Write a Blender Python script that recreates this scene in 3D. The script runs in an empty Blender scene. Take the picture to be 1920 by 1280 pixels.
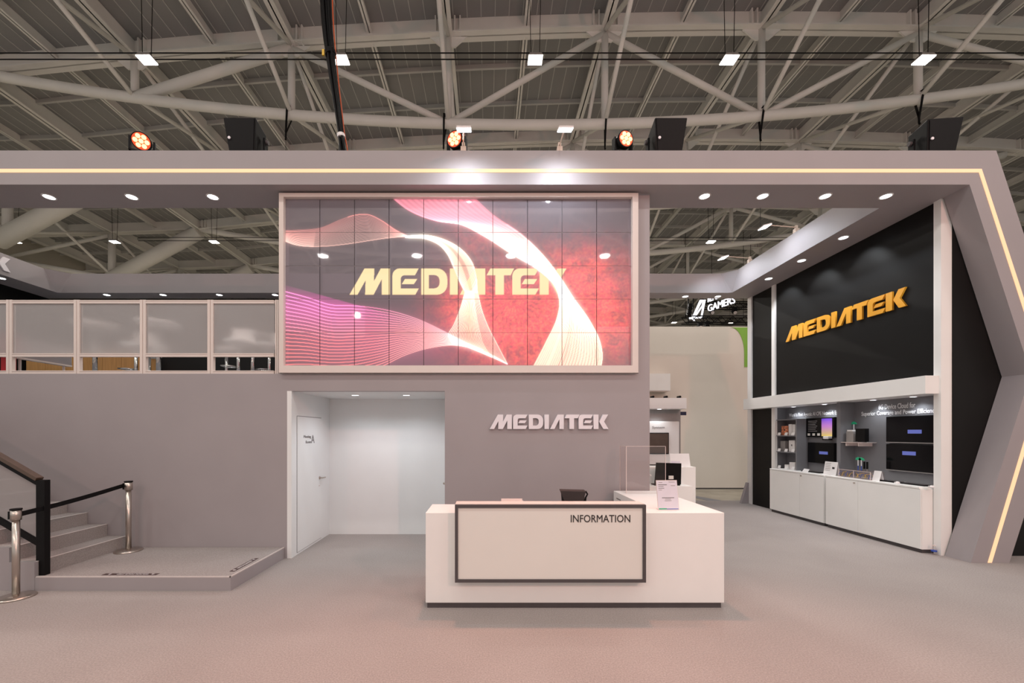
import bpy, math, random
import numpy as np
from mathutils import Vector, Matrix
random.seed(7)
PI = math.pi
SC = bpy.context.scene
COL = SC.collection
# ------------------------------------------------------------------ camera, world, lights
# v is a depth in survey units, Y = K * v metres; at() turns a survey point into metres
K = 750.0 / 890.0
EYE = 1.7
def at(px, py, v): return ((px - 915) * v / 890.0, v * K, EYE + (811 - py) * v / 890.0)
def ax(px, v): return (px - 915) * v / 890.0
def az(py, v): return EYE + (811 - py) * v / 890.0
def vx(px, X): return X * 890.0 / (px - 915)          # depth v of a point on a plane X = const

cd = bpy.data.cameras.new('camera'); cam = bpy.data.objects.new('camera', cd); COL.objects.link(cam)
cam.location = (0, 0, EYE); cam.rotation_euler = (PI / 2, 0, 0)
cd.sensor_width = 36; cd.lens = 750 / 1920 * 36
cd.shift_x = 45 / 1920; cd.shift_y = 171 / 1920
cd.clip_start = .05; cd.clip_end = 300
SC.camera = cam
w = bpy.data.worlds.new('hall_air'); SC.world = w; w.use_nodes = True
w.node_tree.nodes['Background'].inputs[0].default_value = (1.0, .96, .92, 1)
w.node_tree.nodes['Background'].inputs[1].default_value = .56
SC.view_settings.view_transform = 'Standard'; SC.view_settings.look = 'None'
SC.view_settings.exposure = 0.0; SC.view_settings.gamma = 1; SC.view_settings.use_curve_mapping = False
SC.cycles.transparent_max_bounces = 14; SC.cycles.max_bounces = 7; SC.cycles.diffuse_bounces = 4; SC.cycles.glossy_bounces = 3; SC.cycles.transmission_bounces = 6; SC.cycles.sample_clamp_indirect = 6
SC.cycles.use_adaptive_sampling = True; SC.cycles.adaptive_threshold = .02

def light(name, typ, loc, target, power, color, size=.3, angle=None, blend=.6, size_y=None):
    d = bpy.data.lights.new(name, typ); o = bpy.data.objects.new(name, d); COL.objects.link(o)
    d.energy = power; d.color = color; o.location = loc
    if typ == 'AREA':
        d.size = size
        if size_y: d.shape = 'RECTANGLE'; d.size_y = size_y
        else: d.shape = 'DISK'
    else: d.shadow_soft_size = size
    if typ == 'SPOT': d.spot_size = angle; d.spot_blend = blend
    o.rotation_euler = (Vector(target) - Vector(loc)).to_track_quat('-Z', 'Y').to_euler()
    return o
HALL = (1.0, .94, .86)
for j, v in enumerate((-10, .5, 11.05, 21.6, 32.1)):                # the hall's rows of high-bay lamps
    for k in range(-2, 6):
        x = -7.94 + 4.52 * k
        if v > 12 and k in (-2, 5): continue
        light('hall_lamp_light', 'AREA', (x, v * K, 10.2), (x, v * K, 0), 105 if v < 12 else 195, HALL, .45)
# stage washes of the stand across the aisle, warm pink, high behind the viewer
light('stage_wash_light', 'AREA', (-5.0, -4.5, 6.2), (-1.5, 5, 1.2), 70, (1.0, .50, .42), .2)
light('stage_wash_light', 'AREA', (6.5, -4.5, 6.2), (3.5, 5, 1.0), 235, (1.0, .42, .33), .2)

# ------------------------------------------------------------------ materials
def mat(name, col, rough=.6, metal=0, var=0, vscale=8, bump=0, bscale=60, emit=None, es=1, coat=0, spec=.5, stretch=None):
    m = bpy.data.materials.new(name); m.use_nodes = True
    nt = m.node_tree; b = nt.nodes['Principled BSDF']
    b.inputs['Base Color'].default_value = (*col, 1); b.inputs['Roughness'].default_value = rough
    b.inputs['Metallic'].default_value = metal; b.inputs['Specular IOR Level'].default_value = spec
    b.inputs['Coat Weight'].default_value = coat
    if var or bump:
        tc = nt.nodes.new('ShaderNodeTexCoord'); mp = nt.nodes.new('ShaderNodeMapping')
        nt.links.new(tc.outputs['Object'], mp.inputs[0])
        if stretch: mp.inputs['Scale'].default_value = stretch
    if var:
        n = nt.nodes.new('ShaderNodeTexNoise'); n.inputs['Scale'].default_value = vscale; n.inputs['Detail'].default_value = 5
        nt.links.new(mp.outputs[0], n.inputs[0])
        r = nt.nodes.new('ShaderNodeValToRGB')
        r.color_ramp.elements[0].position = .3; r.color_ramp.elements[1].position = .7
        r.color_ramp.elements[0].color = (*[c * (1 - var) for c in col], 1)
        r.color_ramp.elements[1].color = (*[min(1, c * (1 + var)) for c in col], 1)
        nt.links.new(n.outputs[0], r.inputs[0]); nt.links.new(r.outputs[0], b.inputs['Base Color'])
    if bump:
        n2 = nt.nodes.new('ShaderNodeTexNoise'); n2.inputs['Scale'].default_value = bscale; n2.inputs['Detail'].default_value = 3
        nt.links.new(mp.outputs[0], n2.inputs[0])
        bp = nt.nodes.new('ShaderNodeBump'); bp.inputs['Strength'].default_value = bump; bp.inputs['Distance'].default_value = .01
        nt.links.new(n2.outputs[0], bp.inputs['Height']); nt.links.new(bp.outputs[0], b.inputs['Normal'])
    if emit:
        b.inputs['Emission Color'].default_value = (*emit, 1); b.inputs['Emission Strength'].default_value = es
    return m
def glassmat(name, tint, gloss, clear, rough=.02, haze=0):
    m = bpy.data.materials.new(name); m.use_nodes = True; nt = m.node_tree
    out = nt.nodes['Material Output']; nt.nodes.remove(nt.nodes['Principled BSDF'])
    t = nt.nodes.new('ShaderNodeBsdfTransparent'); t.inputs[0].default_value = (*tint, 1)
    g = nt.nodes.new('ShaderNodeBsdfGlossy'); g.inputs[0].default_value = (*gloss, 1); g.inputs['Roughness'].default_value = rough
    fr = nt.nodes.new('ShaderNodeLayerWeight'); fr.inputs[0].default_value = .25
    mu = nt.nodes.new('ShaderNodeMath'); mu.operation = 'MULTIPLY_ADD'; mu.inputs[1].default_value = .22; mu.inputs[2].default_value = clear * .2
    nt.links.new(fr.outputs['Facing'], mu.inputs[0])
    mx = nt.nodes.new('ShaderNodeMixShader')
    nt.links.new(mu.outputs[0], mx.inputs[0]); nt.links.new(t.outputs[0], mx.inputs[1]); nt.links.new(g.outputs[0], mx.inputs[2])
    if haze:
        d = nt.nodes.new('ShaderNodeBsdfDiffuse'); d.inputs[0].default_value = (.42, .40, .40, 1)
        m2 = nt.nodes.new('ShaderNodeMixShader'); m2.inputs[0].default_value = haze
        nt.links.new(mx.outputs[0], m2.inputs[1]); nt.links.new(d.outputs[0], m2.inputs[2]); mx = m2
    nt.links.new(mx.outputs[0], out.inputs[0]); return m
M = {}
M['grey'] = mat('grey_booth_paint', (.335, .305, .315), .55, var=.03, vscale=1.5, bump=.03, bscale=120)
M['greydark'] = mat('niche_grey_paint', (.19, .19, .205), .6, var=.04, vscale=3)
M['white'] = mat('white_laminate', (.86, .85, .83), .42, var=.015, vscale=3, bump=.01, bscale=90)
M['alcove'] = mat('alcove_white_paint', (.76, .775, .78), .6, var=.015, vscale=2)
M['frame'] = mat('pale_frame_paint', (.70, .62, .58), .5, var=.02, vscale=4)
M['cream'] = mat('cream_panel', (.76, .735, .69), .45, var=.012, vscale=2.5)
M['char'] = mat('charcoal_trim', (.075, .065, .068), .5, var=.06, vscale=10)
M['black'] = mat('black_wall_paint', (.0075, .007, .0068), .5, spec=.2, var=.1, vscale=2, bump=.04, bscale=150)
M['blackgloss'] = mat('black_plastic', (.006, .0055, .006), .5, spec=.15, var=.1, vscale=20)
M['screen'] = mat('dark_screen', (.005, .005, .006), .15, var=.1, vscale=4, spec=.2)
M['steel'] = mat('painted_roof_steel', (.86, .85, .81), .5, var=.04, vscale=1.2)
M['seam'] = mat('roof_seam_sheet', (.58, .58, .565), .45, var=.04, vscale=1)
M['deck'] = mat('roof_deck_sheet', (.30, .30, .298), .45, var=.05, vscale=.8, bump=.05, bscale=20, stretch=(1, .1, 1))
M['concrete'] = mat('hall_concrete', (.36, .32, .26), .7, var=.15, vscale=2, bump=.05)
M['beige'] = mat('beige_wall_paint', (.74, .665, .59), .65, var=.03, vscale=.7)
M['green'] = mat('green_print', (.22, .45, .05), .5, var=.04, vscale=3)
M['hallwall'] = mat('hall_cladding', (.52, .49, .42), .7, var=.05, vscale=.5)
M['chrome'] = mat('chrome', (.75, .74, .73), .12, 1, var=.03, vscale=20)
M['brushed'] = mat('brushed_steel', (.58, .52, .47), .28, 1, var=.06, vscale=30, stretch=(1, 1, .05))
M['wood'] = mat('light_wood', (.46, .25, .09), .5, var=.14, vscale=5, stretch=(6, 6, .4))
M['brown'] = mat('brown_handrail', (.085, .055, .04), .4, var=.1, vscale=12)
M['red'] = mat('red_print', (.45, .012, .02), .5, var=.05, vscale=6)
M['orange'] = mat('orange_letter', (.86, .40, .03), .45, var=.02, vscale=10)
M['silver'] = mat('pale_letter', (.80, .76, .80), .35, var=.02, vscale=10)
M['ink'] = mat('dark_lettering', (.022, .018, .018), .5, var=.05, vscale=20)
M['greyink'] = mat('grey_lettering', (.18, .17, .17), .5, var=.05, vscale=20)
M['paper'] = mat('white_paper', (.82, .80, .80), .6, var=.02, vscale=12)
M['paperlilac'] = mat('lilac_paper', (.72, .68, .76), .5, var=.03, vscale=9)
M['signtext'] = mat('white_lettering', (.85, .86, .88), .5, var=.02, vscale=20)
M['tread'] = mat('carpet_edge_trim', (.62, .56, .54), .5, var=.04, vscale=20)
M['sticker'] = mat('warning_sticker', (.075, .045, .045), .5, var=.08, vscale=30)
M['bagcloth'] = mat('bag_cloth', (.020, .013, .013), .7, var=.1, vscale=40)
M['blue'] = mat('blue_badge', (.10, .12, .36), .4, var=.03, vscale=10, emit=(.10, .13, .42), es=.55)
M['bluew'] = mat('blue_wire', (.03, .08, .42), .4, var=.05, vscale=30)
M['yellow'] = mat('yellow_wire', (.65, .42, .03), .4, var=.05, vscale=30)
M['greenp'] = mat('green_antenna_plate', (.02, .42, .20), .4, var=.06, vscale=20)
M['devgrey'] = mat('grey_device', (.30, .28, .27), .4, var=.05, vscale=15)
M['navy'] = mat('navy_plate', (.012, .014, .05), .4, var=.05, vscale=15)
M['ocable'] = mat('orange_cable', (.62, .10, .02), .4, var=.05, vscale=20)
M['led'] = mat('led_strip_light', (.3, .2, .1), .4, var=.01, vscale=3, emit=(1.0, .62, .36), es=1.0)
M['lens'] = mat('downlight_lens', (1, 1, 1), .3, var=.01, vscale=3, emit=(.93, .96, 1.0), es=6)
M['warmlens'] = mat('highbay_lens', (1, 1, 1), .3, var=.01, vscale=3, emit=(1.0, .95, .82), es=14)
M['floodlens'] = mat('floodlight_lens', (1, 1, 1), .3, var=.01, vscale=3, emit=(.95, .97, 1.0), es=12)
M['parlens'] = mat('par_led_lens', (1, .4, .2), .3, var=.01, vscale=3, emit=(1.0, .36, .16), es=3.6)
M['parrim'] = mat('par_lens_rim', (.5, .06, .02), .3, var=.05, vscale=6, emit=(1.0, .10, .03), es=.7)
M['signlit'] = mat('lit_white_sign', (.9, .9, .95), .4, var=.01, vscale=3, emit=(.92, .92, 1.0), es=1.1)
M['floodarm'] = mat('pale_arm', (.62, .50, .42), .4, var=.04, vscale=20)
M['pane'] = glassmat('clear_acrylic', (.985, .965, .96), (.9, .85, .85), .12)
M['edge'] = mat('acrylic_edge', (.78, .66, .63), .25, var=.03, vscale=20)
M['railglass'] = glassmat('railing_glass', (.93, .92, .92), (.9, .9, .95), .12, .03, .5)
# frosted balustrade glass: cloudy, lets blurred light through
m = M['frost'] = bpy.data.materials.new('frosted_glass'); m.use_nodes = True; nt = m.node_tree
b = nt.nodes['Principled BSDF']; b.inputs['Base Color'].default_value = (.80, .78, .78, 1); b.inputs['Roughness'].default_value = .30
b.inputs['Transmission Weight'].default_value = .7; b.inputs['IOR'].default_value = 1.12; b.inputs['Specular IOR Level'].default_value = .9
tc = nt.nodes.new('ShaderNodeTexCoord'); mp = nt.nodes.new('ShaderNodeMapping'); mp.inputs['Scale'].default_value = (70, 70, .6)
n = nt.nodes.new('ShaderNodeTexNoise'); n.inputs['Scale'].default_value = 3
bp = nt.nodes.new('ShaderNodeBump'); bp.inputs['Strength'].default_value = .12; bp.inputs['Distance'].default_value = .004
nt.links.new(tc.outputs['Object'], mp.inputs[0]); nt.links.new(mp.outputs[0], n.inputs[0]); nt.links.new(n.outputs[0], bp.inputs['Height']); nt.links.new(bp.outputs[0], b.inputs['Normal'])
# needle-felt carpet: fine speckle and pile relief
def carpet(name, c):
    m = bpy.data.materials.new(name); m.use_nodes = True; nt = m.node_tree; b = nt.nodes['Principled BSDF']
    b.inputs['Roughness'].default_value = .95; b.inputs['Specular IOR Level'].default_value = .15
    tc = nt.nodes.new('ShaderNodeTexCoord')
    n1 = nt.nodes.new('ShaderNodeTexNoise'); n1.inputs['Scale'].default_value = 85; n1.inputs['Detail'].default_value = 6; n1.inputs['Roughness'].default_value = .7
    n2 = nt.nodes.new('ShaderNodeTexNoise'); n2.inputs['Scale'].default_value = 1.1; n2.inputs['Detail'].default_value = 4
    r1 = nt.nodes.new('ShaderNodeValToRGB'); e = r1.color_ramp.elements
    e[0].position = .34; e[1].position = .66; e[0].color = (*[x * .80 for x in c], 1); e[1].color = (*[x * 1.2 for x in c], 1)
    r2 = nt.nodes.new('ShaderNodeValToRGB'); e = r2.color_ramp.elements
    e[0].position = .3; e[1].position = .7; e[0].color = (.94, .94, .94, 1); e[1].color = (1.04, 1.04, 1.04, 1)
    mx = nt.nodes.new('ShaderNodeMixRGB'); mx.blend_type = 'MULTIPLY'; mx.inputs[0].default_value = 1
    for nn in (n1, n2): nt.links.new(tc.outputs['Object'], nn.inputs[0])
    nt.links.new(n1.outputs[0], r1.inputs[0]); nt.links.new(n2.outputs[0], r2.inputs[0])
    nt.links.new(r1.outputs[0], mx.inputs[1]); nt.links.new(r2.outputs[0], mx.inputs[2]); nt.links.new(mx.outputs[0], b.inputs['Base Color'])
    bp = nt.nodes.new('ShaderNodeBump'); bp.inputs['Strength'].default_value = .35; bp.inputs['Distance'].default_value = .006
    nt.links.new(n1.outputs[0], bp.inputs['Height']); nt.links.new(bp.outputs[0], b.inputs['Normal'])
    return m
M['carpet'] = carpet('grey_felt_carpet', (.345, .312, .30))

# ------------------------------------------------------------------ mesh helpers
class MB:
    def __init__(s): s.v = []; s.f = []
    def box(s, x0, x1, y0, y1, z0, z1):
        b = len(s.v)
        s.v += [(x0, y0, z0), (x1, y0, z0), (x1, y1, z0), (x0, y1, z0), (x0, y0, z1), (x1, y0, z1), (x1, y1, z1), (x0, y1, z1)]
        s.f += [tuple(b + i for i in q) for q in ((0, 3, 2, 1), (4, 5, 6, 7), (0, 1, 5, 4), (1, 2, 6, 5), (2, 3, 7, 6), (3, 0, 4, 7))]
        return s
    def hexa(s, pts):                                 # 8 points, bottom ring then top ring
        b = len(s.v); s.v += [tuple(p) for p in pts]
        s.f += [tuple(b + i for i in q) for q in ((0, 3, 2, 1), (4, 5, 6, 7), (0, 1, 5, 4), (1, 2, 6, 5), (2, 3, 7, 6), (3, 0, 4, 7))]
        return s
    def prism(s, poly, a0, a1, axis='y'):             # polygon extruded along an axis
        n = len(poly); b = len(s.v)
        def P(p, a): return {'y': (p[0], a, p[1]), 'z': (p[0], p[1], a), 'x': (a, p[0], p[1])}[axis]
        s.v += [P(p, a0) for p in poly] + [P(p, a1) for p in poly]
        s.f += [tuple(b + i for i in range(n)), tuple(b + n + i for i in reversed(range(n)))]
        s.f += [(b + i, b + n + i, b + n + (i + 1) % n, b + (i + 1) % n) for i in range(n)]
        return s
    def tube(s, pts, r, n=10, cap=True):
        pts = [Vector(p) for p in pts]; b = len(s.v); up = None
        rs = r if isinstance(r, (list, tuple)) else [r] * len(pts)
        for i, p in enumerate(pts):
            d = (pts[min(i + 1, len(pts) - 1)] - pts[max(i - 1, 0)]).normalized()
            if up is None:
                up = Vector((0, 0, 1)) if abs(d.z) < .9 else Vector((1, 0, 0))
            x = d.cross(up).normalized(); up = x.cross(d).normalized()
            for k in range(n):
                a = 2 * PI * k / n; q = p + rs[i] * (math.cos(a) * x + math.sin(a) * up); s.v.append(tuple(q))
        for i in range(len(pts) - 1):
            for k in range(n):
                s.f.append((b + i * n + k, b + i * n + (k + 1) % n, b + (i + 1) * n + (k + 1) % n, b + (i + 1) * n + k))
        if cap:
            s.f.append(tuple(b + k for k in reversed(range(n)))); e = b + (len(pts) - 1) * n
            s.f.append(tuple(e + k for k in range(n)))
        return s
    def lathe(s, prof, c=(0, 0, 0), n=28, cap=True):            # (r, z) profile about a vertical axis
        b = len(s.v)
        for r, z in prof:
            for k in range(n):
                a = 2 * PI * k / n; s.v.append((c[0] + r * math.cos(a), c[1] + r * math.sin(a), c[2] + z))
        for i in range(len(prof) - 1):
            for k in range(n):
                s.f.append((b + i * n + k, b + i * n + (k + 1) % n, b + (i + 1) * n + (k + 1) % n, b + (i + 1) * n + k))
        if cap:
            s.f.append(tuple(b + k for k in reversed(range(n)))); e = b + (len(prof) - 1) * n
            s.f.append(tuple(e + k for k in range(n)))
        return s
    def bar(s, p, q, wdt, hgt):                       # square bar between two points
        p, q = Vector(p), Vector(q); d = (q - p).normalized()
        up = Vector((0, 0, 1)) if abs(d.z) < .95 else Vector((0, 1, 0))
        x = d.cross(up).normalized() * wdt / 2; u = x.cross(d).normalized() * hgt / 2
        return s.hexa([p - x - u, p + x - u, q + x - u, q - x - u, p - x + u, p + x + u, q + x + u, q - x + u])
    def build(s, name, m, parent=None, bevel=0, smooth=False):
        return link(name, s.mesh(name, m, org(parent), smooth), parent, bevel)
    def mesh(s, name, m, o=(0, 0, 0), smooth=False):
        me = bpy.data.meshes.new(name)
        me.from_pydata([(a - o[0], b - o[1], c - o[2]) for a, b, c in s.v], [], s.f)
        me.materials.append(M[m] if isinstance(m, str) else m)
        import bmesh
        bm = bmesh.new(); bm.from_mesh(me); bmesh.ops.recalc_face_normals(bm, faces=bm.faces); bm.to_mesh(me); bm.free()
        if smooth:
            me.polygons.foreach_set('use_smooth', [len(p.vertices) == 4 for p in me.polygons])
        me.update(); return me
def org(o):
    v = Vector((0, 0, 0))
    while o is not None: v += o.location; o = o.parent
    return v
def link(name, me, parent=None, bevel=0):
    o = bpy.data.objects.new(name, me); COL.objects.link(o); o.parent = parent
    if bevel:
        bv = o.modifiers.new('bevel', 'BEVEL'); bv.width = bevel; bv.segments = 2; bv.limit_method = 'ANGLE'
    return o
def tag(o, label=None, cat=None, group=None, kind=None):
    for k_, v_ in (('label', label), ('category', cat), ('group', group), ('kind', kind)):
        if v_: o[k_] = v_
    return o
def thing(name, label, cat, loc=(0, 0, 0), group=None, kind=None):
    o = bpy.data.objects.new(name, None); COL.objects.link(o); o.location = loc; o.empty_display_size = .1
    return tag(o, label, cat, group, kind)
def struct(name, mb, m, parent=None, bevel=0):
    o = mb.build(name, m, parent, bevel)
    if parent is None: o['kind'] = 'structure'
    return o
def local(mb, nm, m, parent, bevel=0, smooth=False): return link(nm, mb.mesh(nm, m, (0, 0, 0), smooth), parent, bevel)
def copy_tree(o, parent=None):
    c = o.copy(); COL.objects.link(c); c.parent = parent
    for ch in [x for x in bpy.data.objects if x.parent == o]: copy_tree(ch, c)
    return c
def clone(o, loc, rz=None, label=None, group=None):
    c = copy_tree(o); c.location = loc
    if rz is not None: c.rotation_euler = (0, 0, rz)
    tag(c, label, None, group); return c
def curve_mesh(name, loops, depth, m):
    cu = bpy.data.curves.new(name, 'CURVE'); cu.dimensions = '2D'; cu.fill_mode = 'BOTH'; cu.extrude = depth / 2
    for lp in loops:
        sp = cu.splines.new('POLY'); sp.points.add(len(lp) - 1); sp.use_cyclic_u = True
        for p, q in zip(sp.points, lp): p.co = (q[0], q[1], 0, 1)
    return to_mesh(name, cu, m)
def to_mesh(name, cu, m):
    t = bpy.data.objects.new('t', cu); COL.objects.link(t)
    dg = bpy.context.evaluated_depsgraph_get(); dg.update()
    me = bpy.data.meshes.new_from_object(t.evaluated_get(dg)); me.name = name
    bpy.data.objects.remove(t); me.materials.clear(); me.materials.append(M[m]); return me
FACE = {'-y': (PI / 2, 0, 0), '+x': (PI / 2, 0, PI / 2), '-x': (PI / 2, 0, -PI / 2), 'up': (0, 0, 0), 'upback': (0, 0, PI)}
def text(name, s, m, parent, loc, width, height, face='-y', depth=.003, rot=None, bold=0, align='LEFT'):
    cu = bpy.data.curves.new(name, 'FONT'); cu.body = s; cu.extrude = .004; cu.align_x = align; cu.resolution_u = 3; cu.offset = bold
    me = to_mesh(name, cu, m)
    co = np.empty(len(me.vertices) * 3); me.vertices.foreach_get('co', co); co = co.reshape(-1, 3)
    lo, hi = co.min(0), co.max(0)
    sy = height / (hi[1] - lo[1]); sx = width / (hi[0] - lo[0]) if width else sy
    co = (co - lo) * (sx, sy, depth / max(1e-6, hi[2] - lo[2])); me.vertices.foreach_set('co', co.ravel()); me.update()
    o = link(name, me, parent); o.rotation_euler = rot or FACE[face]; o.location = Vector(loc) - org(parent)
    return o

# the wordmark, traced as stroked capitals (unit height)
def arc(cx, cy, rx, ry, a0, a1, n=7):
    return [(cx + rx * math.cos(math.radians(a0 + (a1 - a0) * i / n)), cy + ry * math.sin(math.radians(a0 + (a1 - a0) * i / n))) for i in range(n + 1)]
def G(pts, dx=0): return [((x + dx - 760) / 273.0, (1108 - y) / 273.0) for x, y in pts]
def Eg(dx):
    out = [(1213, 1108)] + [(1288 - 75 * math.cos(a), 910 - 75 * math.sin(a)) for a in np.linspace(0, PI / 2, 7)] + [(1490, 835), (1452, 905)]
    inn = [(1340 - 40 * math.sin(a), 945 - 40 * math.cos(a)) for a in np.linspace(0, PI / 2, 5)]
    return [G(out + inn + [(1300, 1042), (1492, 1042), (1455, 1108)], dx), G([(1345, 945), (1475, 945), (1440, 998), (1312, 998)], dx)]
GLYPHS = [
    [G([(760, 1108), (918, 835), (1022, 835), (1018, 968), (1090, 835), (1188, 835), (1188, 1108), (1100, 1108), (1100, 948), (1015, 1108), (925, 1108), (930, 958), (845, 1108)])],
    Eg(0),
    [G([(1517, 1108), (1517, 835)] + [(1685 + 108 * math.sin(a), 945 - 110 * math.cos(a)) for a in np.linspace(0, PI / 2, 7)] + [(1685 + 108 * math.cos(a), 1000 + 108 * math.sin(a)) for a in np.linspace(0, PI / 2, 7)]),
     G([(1597, 903), (1597, 1042)] + [(1655 + 55 * math.sin(a), 990 + 52 * math.cos(a)) for a in np.linspace(0, PI / 2, 5)] + [(1655 + 55 * math.cos(a), 955 - 52 * math.sin(a)) for a in np.linspace(0, PI / 2, 5)])],
    [G([(1820, 835), (1905, 835), (1905, 1108), (1820, 1108)])],
    [G([(1924, 1108), (2075, 835), (2192, 835), (2192, 1108), (2107, 1108), (2107, 925), (2010, 1108)])],
    [G([(2207, 905), (2247, 835), (2497, 835), (2462, 905), (2390, 905), (2390, 1108), (2300, 1108), (2300, 905)])],
    Eg(2479 - 1213),
    [G([(2767, 835), (2862, 835), (2862, 1108), (2767, 1108)]), G([(2952, 835), (3049, 835), (2970, 968), (3056, 1108), (2957, 1108), (2877, 968)])],
]
GW = (3056 - 760) / 273.0
def wordmark(name, label, m, loc, width, height, face, depth=.03, letters=range(8)):
    r = thing(name, label, 'sign', loc); r.rotation_euler = FACE[face]
    for i in letters:
        lp = [[(x * width / GW, y * height) for x, y in l] for l in GLYPHS[i]]
        o = link('letter', curve_mesh('letter', lp, depth, m), r); o.location = (0, 0, depth / 2)
    return r

# ------------------------------------------------------------------ floor
fl = struct('floor', MB().box(-26, 42, -14, 56, -.25, -.012), 'concrete')
MB().prism([(4.95, 14.1 * K), (5.25, 14.1 * K), (5.9, 11.95 * K), (5.55, 11.95 * K)], -.012, -.008, 'z').build('trench_cover', 'greydark', fl)
cp = struct('floor_carpet', MB().box(-14, 14, -8, 11.9 * K, -.011, 0), 'carpet')

# ------------------------------------------------------------------ hall roof
def zflange(x):                                       # underside of the roof girders
    if x < -14.7: return 12.0 + (x + 14.7) * .03
    return 13.32 - .00256 * (x - 8) ** 2
def zbot(x): return 10.58 + .0059 * (x - 1.3) ** 2    # sagging lower chord
VT = [13.7 + 5.27 * i for i in range(-1, 9)]          # girder lines
JX = [-14.71 + 4.52 * i for i in range(9)]            # joints along a girder
ceil = thing('ceiling', None, None, (0, 0, 12), kind='structure')
W_ = .40
for i in range(138):
    x0 = -25 + i * W_; x1 = x0 + W_ - .003
    z0, z1 = zflange(x0) + .52, zflange(x1) + .52
    mb = MB().hexa([(x0, 0, z0), (x1, 0, z1), (x1, 54, z1), (x0, 54, z0), (x0, 0, z0 + .06), (x1, 0, z1 + .06), (x1, 54, z1 + .06), (x0, 54, z0 + .06)])
    MB().hexa([(x0 - .008, 0, z0 - .014), (x0 + .014, 0, z0 - .014), (x0 + .014, 54, z0 - .014), (x0 - .008, 54, z0 - .014), (x0 - .008, 0, z0), (x0 + .014, 0, z0), (x0 + .014, 54, z0), (x0 - .008, 54, z0)]).build('roof_seam', 'seam', ceil)
    mb.build('roof_panel', 'deck', ceil)
def strip_x(xs, zf, y0, y1, h):                       # bent bar across the hall
    mb = MB()
    for a, b_ in zip(xs[:-1], xs[1:]):
        za, zb = zf(a), zf(b_)
        mb.hexa([(a, y0, za), (b_, y0, zb), (b_, y1, zb), (a, y1, za), (a, y0, za + h), (b_, y0, zb + h), (b_, y1, zb + h), (a, y1, za + h)])
    return mb
XS = list(np.linspace(-25, 30, 34))
pur = None
for a, b_ in zip(VT[:-1], VT[1:]):
    for t in (1 / 3, 2 / 3):
        y = (a + (b_ - a) * t) * K
        if pur is None:
            mb = strip_x(XS, lambda x: zflange(x) + .38, -.035, .035, .14)
            pur = mb.mesh('purlin', 'seam', (0, 0, 12))
        o = link('purlin', pur, ceil); o.location = (0, y, 0)
# girders: I-section top chord, tubular bottom chord, posts and diagonals
tc_me = MB()
q = strip_x(XS, zflange, -.17, .17, .035); tc_me.v += q.v; tc_me.f += q.f
q = strip_x(XS, zflange, -.02, .02, .52); n0 = len(tc_me.v); tc_me.v += q.v; tc_me.f += [tuple(i + n0 for i in f) for f in q.f]
for jx in JX:                                         # web stiffeners at the joints
    for d in (-.35, -.2, .2, .35): tc_me.box(jx + d - .02, jx + d + .02, -.14, .14, zflange(jx), zflange(jx) + .5)
tc_me = tc_me.mesh('roof_truss', 'steel', (0, 0, 12))
O12 = (0, 0, 12)
pt = []
bx_ = list(np.linspace(-14.7, 20.6, 40))
pt.append(('bottom_chord', MB().tube([(x, 0, zbot(x)) for x in bx_], .135, 12).mesh('bottom_chord', 'steel', O12, True)))
for i, jx in enumerate(JX):
    if 0 < i < 8: pt.append(('post', MB().tube([(jx, 0, zbot(jx)), (jx, 0, zflange(jx))], .10, 10).mesh('post', 'steel', O12, True)))
    if 0 < i < 8: pt.append(('gusset', MB().prism([(jx - .55, zflange(jx)), (jx + .55, zflange(jx)), (jx + .2, zflange(jx) - .3), (jx - .2, zflange(jx) - .3)], -.02, .02).mesh('gusset', 'steel', O12)))
for i in range(1, 7):
    a, b_ = JX[i], JX[i + 1]
    p, q = ((a, 0, zbot(a)), (b_, 0, zflange(b_) - .05)) if i % 2 else ((a, 0, zflange(a) - .05), (b_, 0, zbot(b_)))
    pt.append(('diagonal', MB().tube([p, q], .14 if i == 1 else .085, 10).mesh('diagonal', 'steel', O12, True)))
# the springing on the left: one thick raking tube and the side span
pt.append(('raking_tube', MB().tube([(-14.75, 0, 11.95), (-19.6, 0, 9.35)], .33, 14).mesh('raking_tube', 'steel', O12, True)))
pt.append(('post', MB().tube([(-19.2, 0, 9.6), (-19.2, 0, 11.85)], .16, 10).mesh('post', 'steel', O12, True)))
pt.append(('bottom_chord', MB().tube([(-19.4, 0, 9.6), (-24.9, 0, 10.6)], .12, 10).mesh('bottom_chord', 'steel', O12, True)))
pt.append(('diagonal', MB().tube([(-19.2, 0, 11.8), (-24.8, 0, 10.6)], .09, 10).mesh('diagonal', 'steel', O12, True)))
for v in VT:
    t = link('roof_truss', tc_me, ceil); t.location = (0, v * K, 0)
    for nm, me in pt: link(nm, me, t)
# rafters along the hall, on the joints and between them
for i, jx in enumerate([-23.7, -19.2] + JX + [25.9]):
    z = zflange(jx)
    MB().box(jx - .13, jx + .13, 2, 53, z - .0, z + .035).box(jx - .018, jx + .018, 2, 53, z, z + .5).build('rafter', 'steel', ceil)
    xm = jx + 2.26
    if xm < 27:
        z = zflange(xm) + .22
        MB().box(xm - .075, xm + .075, 2, 53, z, z + .025).box(xm - .012, xm + .012, 2, 53, z, z + .3).build('rafter', 'steel', ceil)
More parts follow.
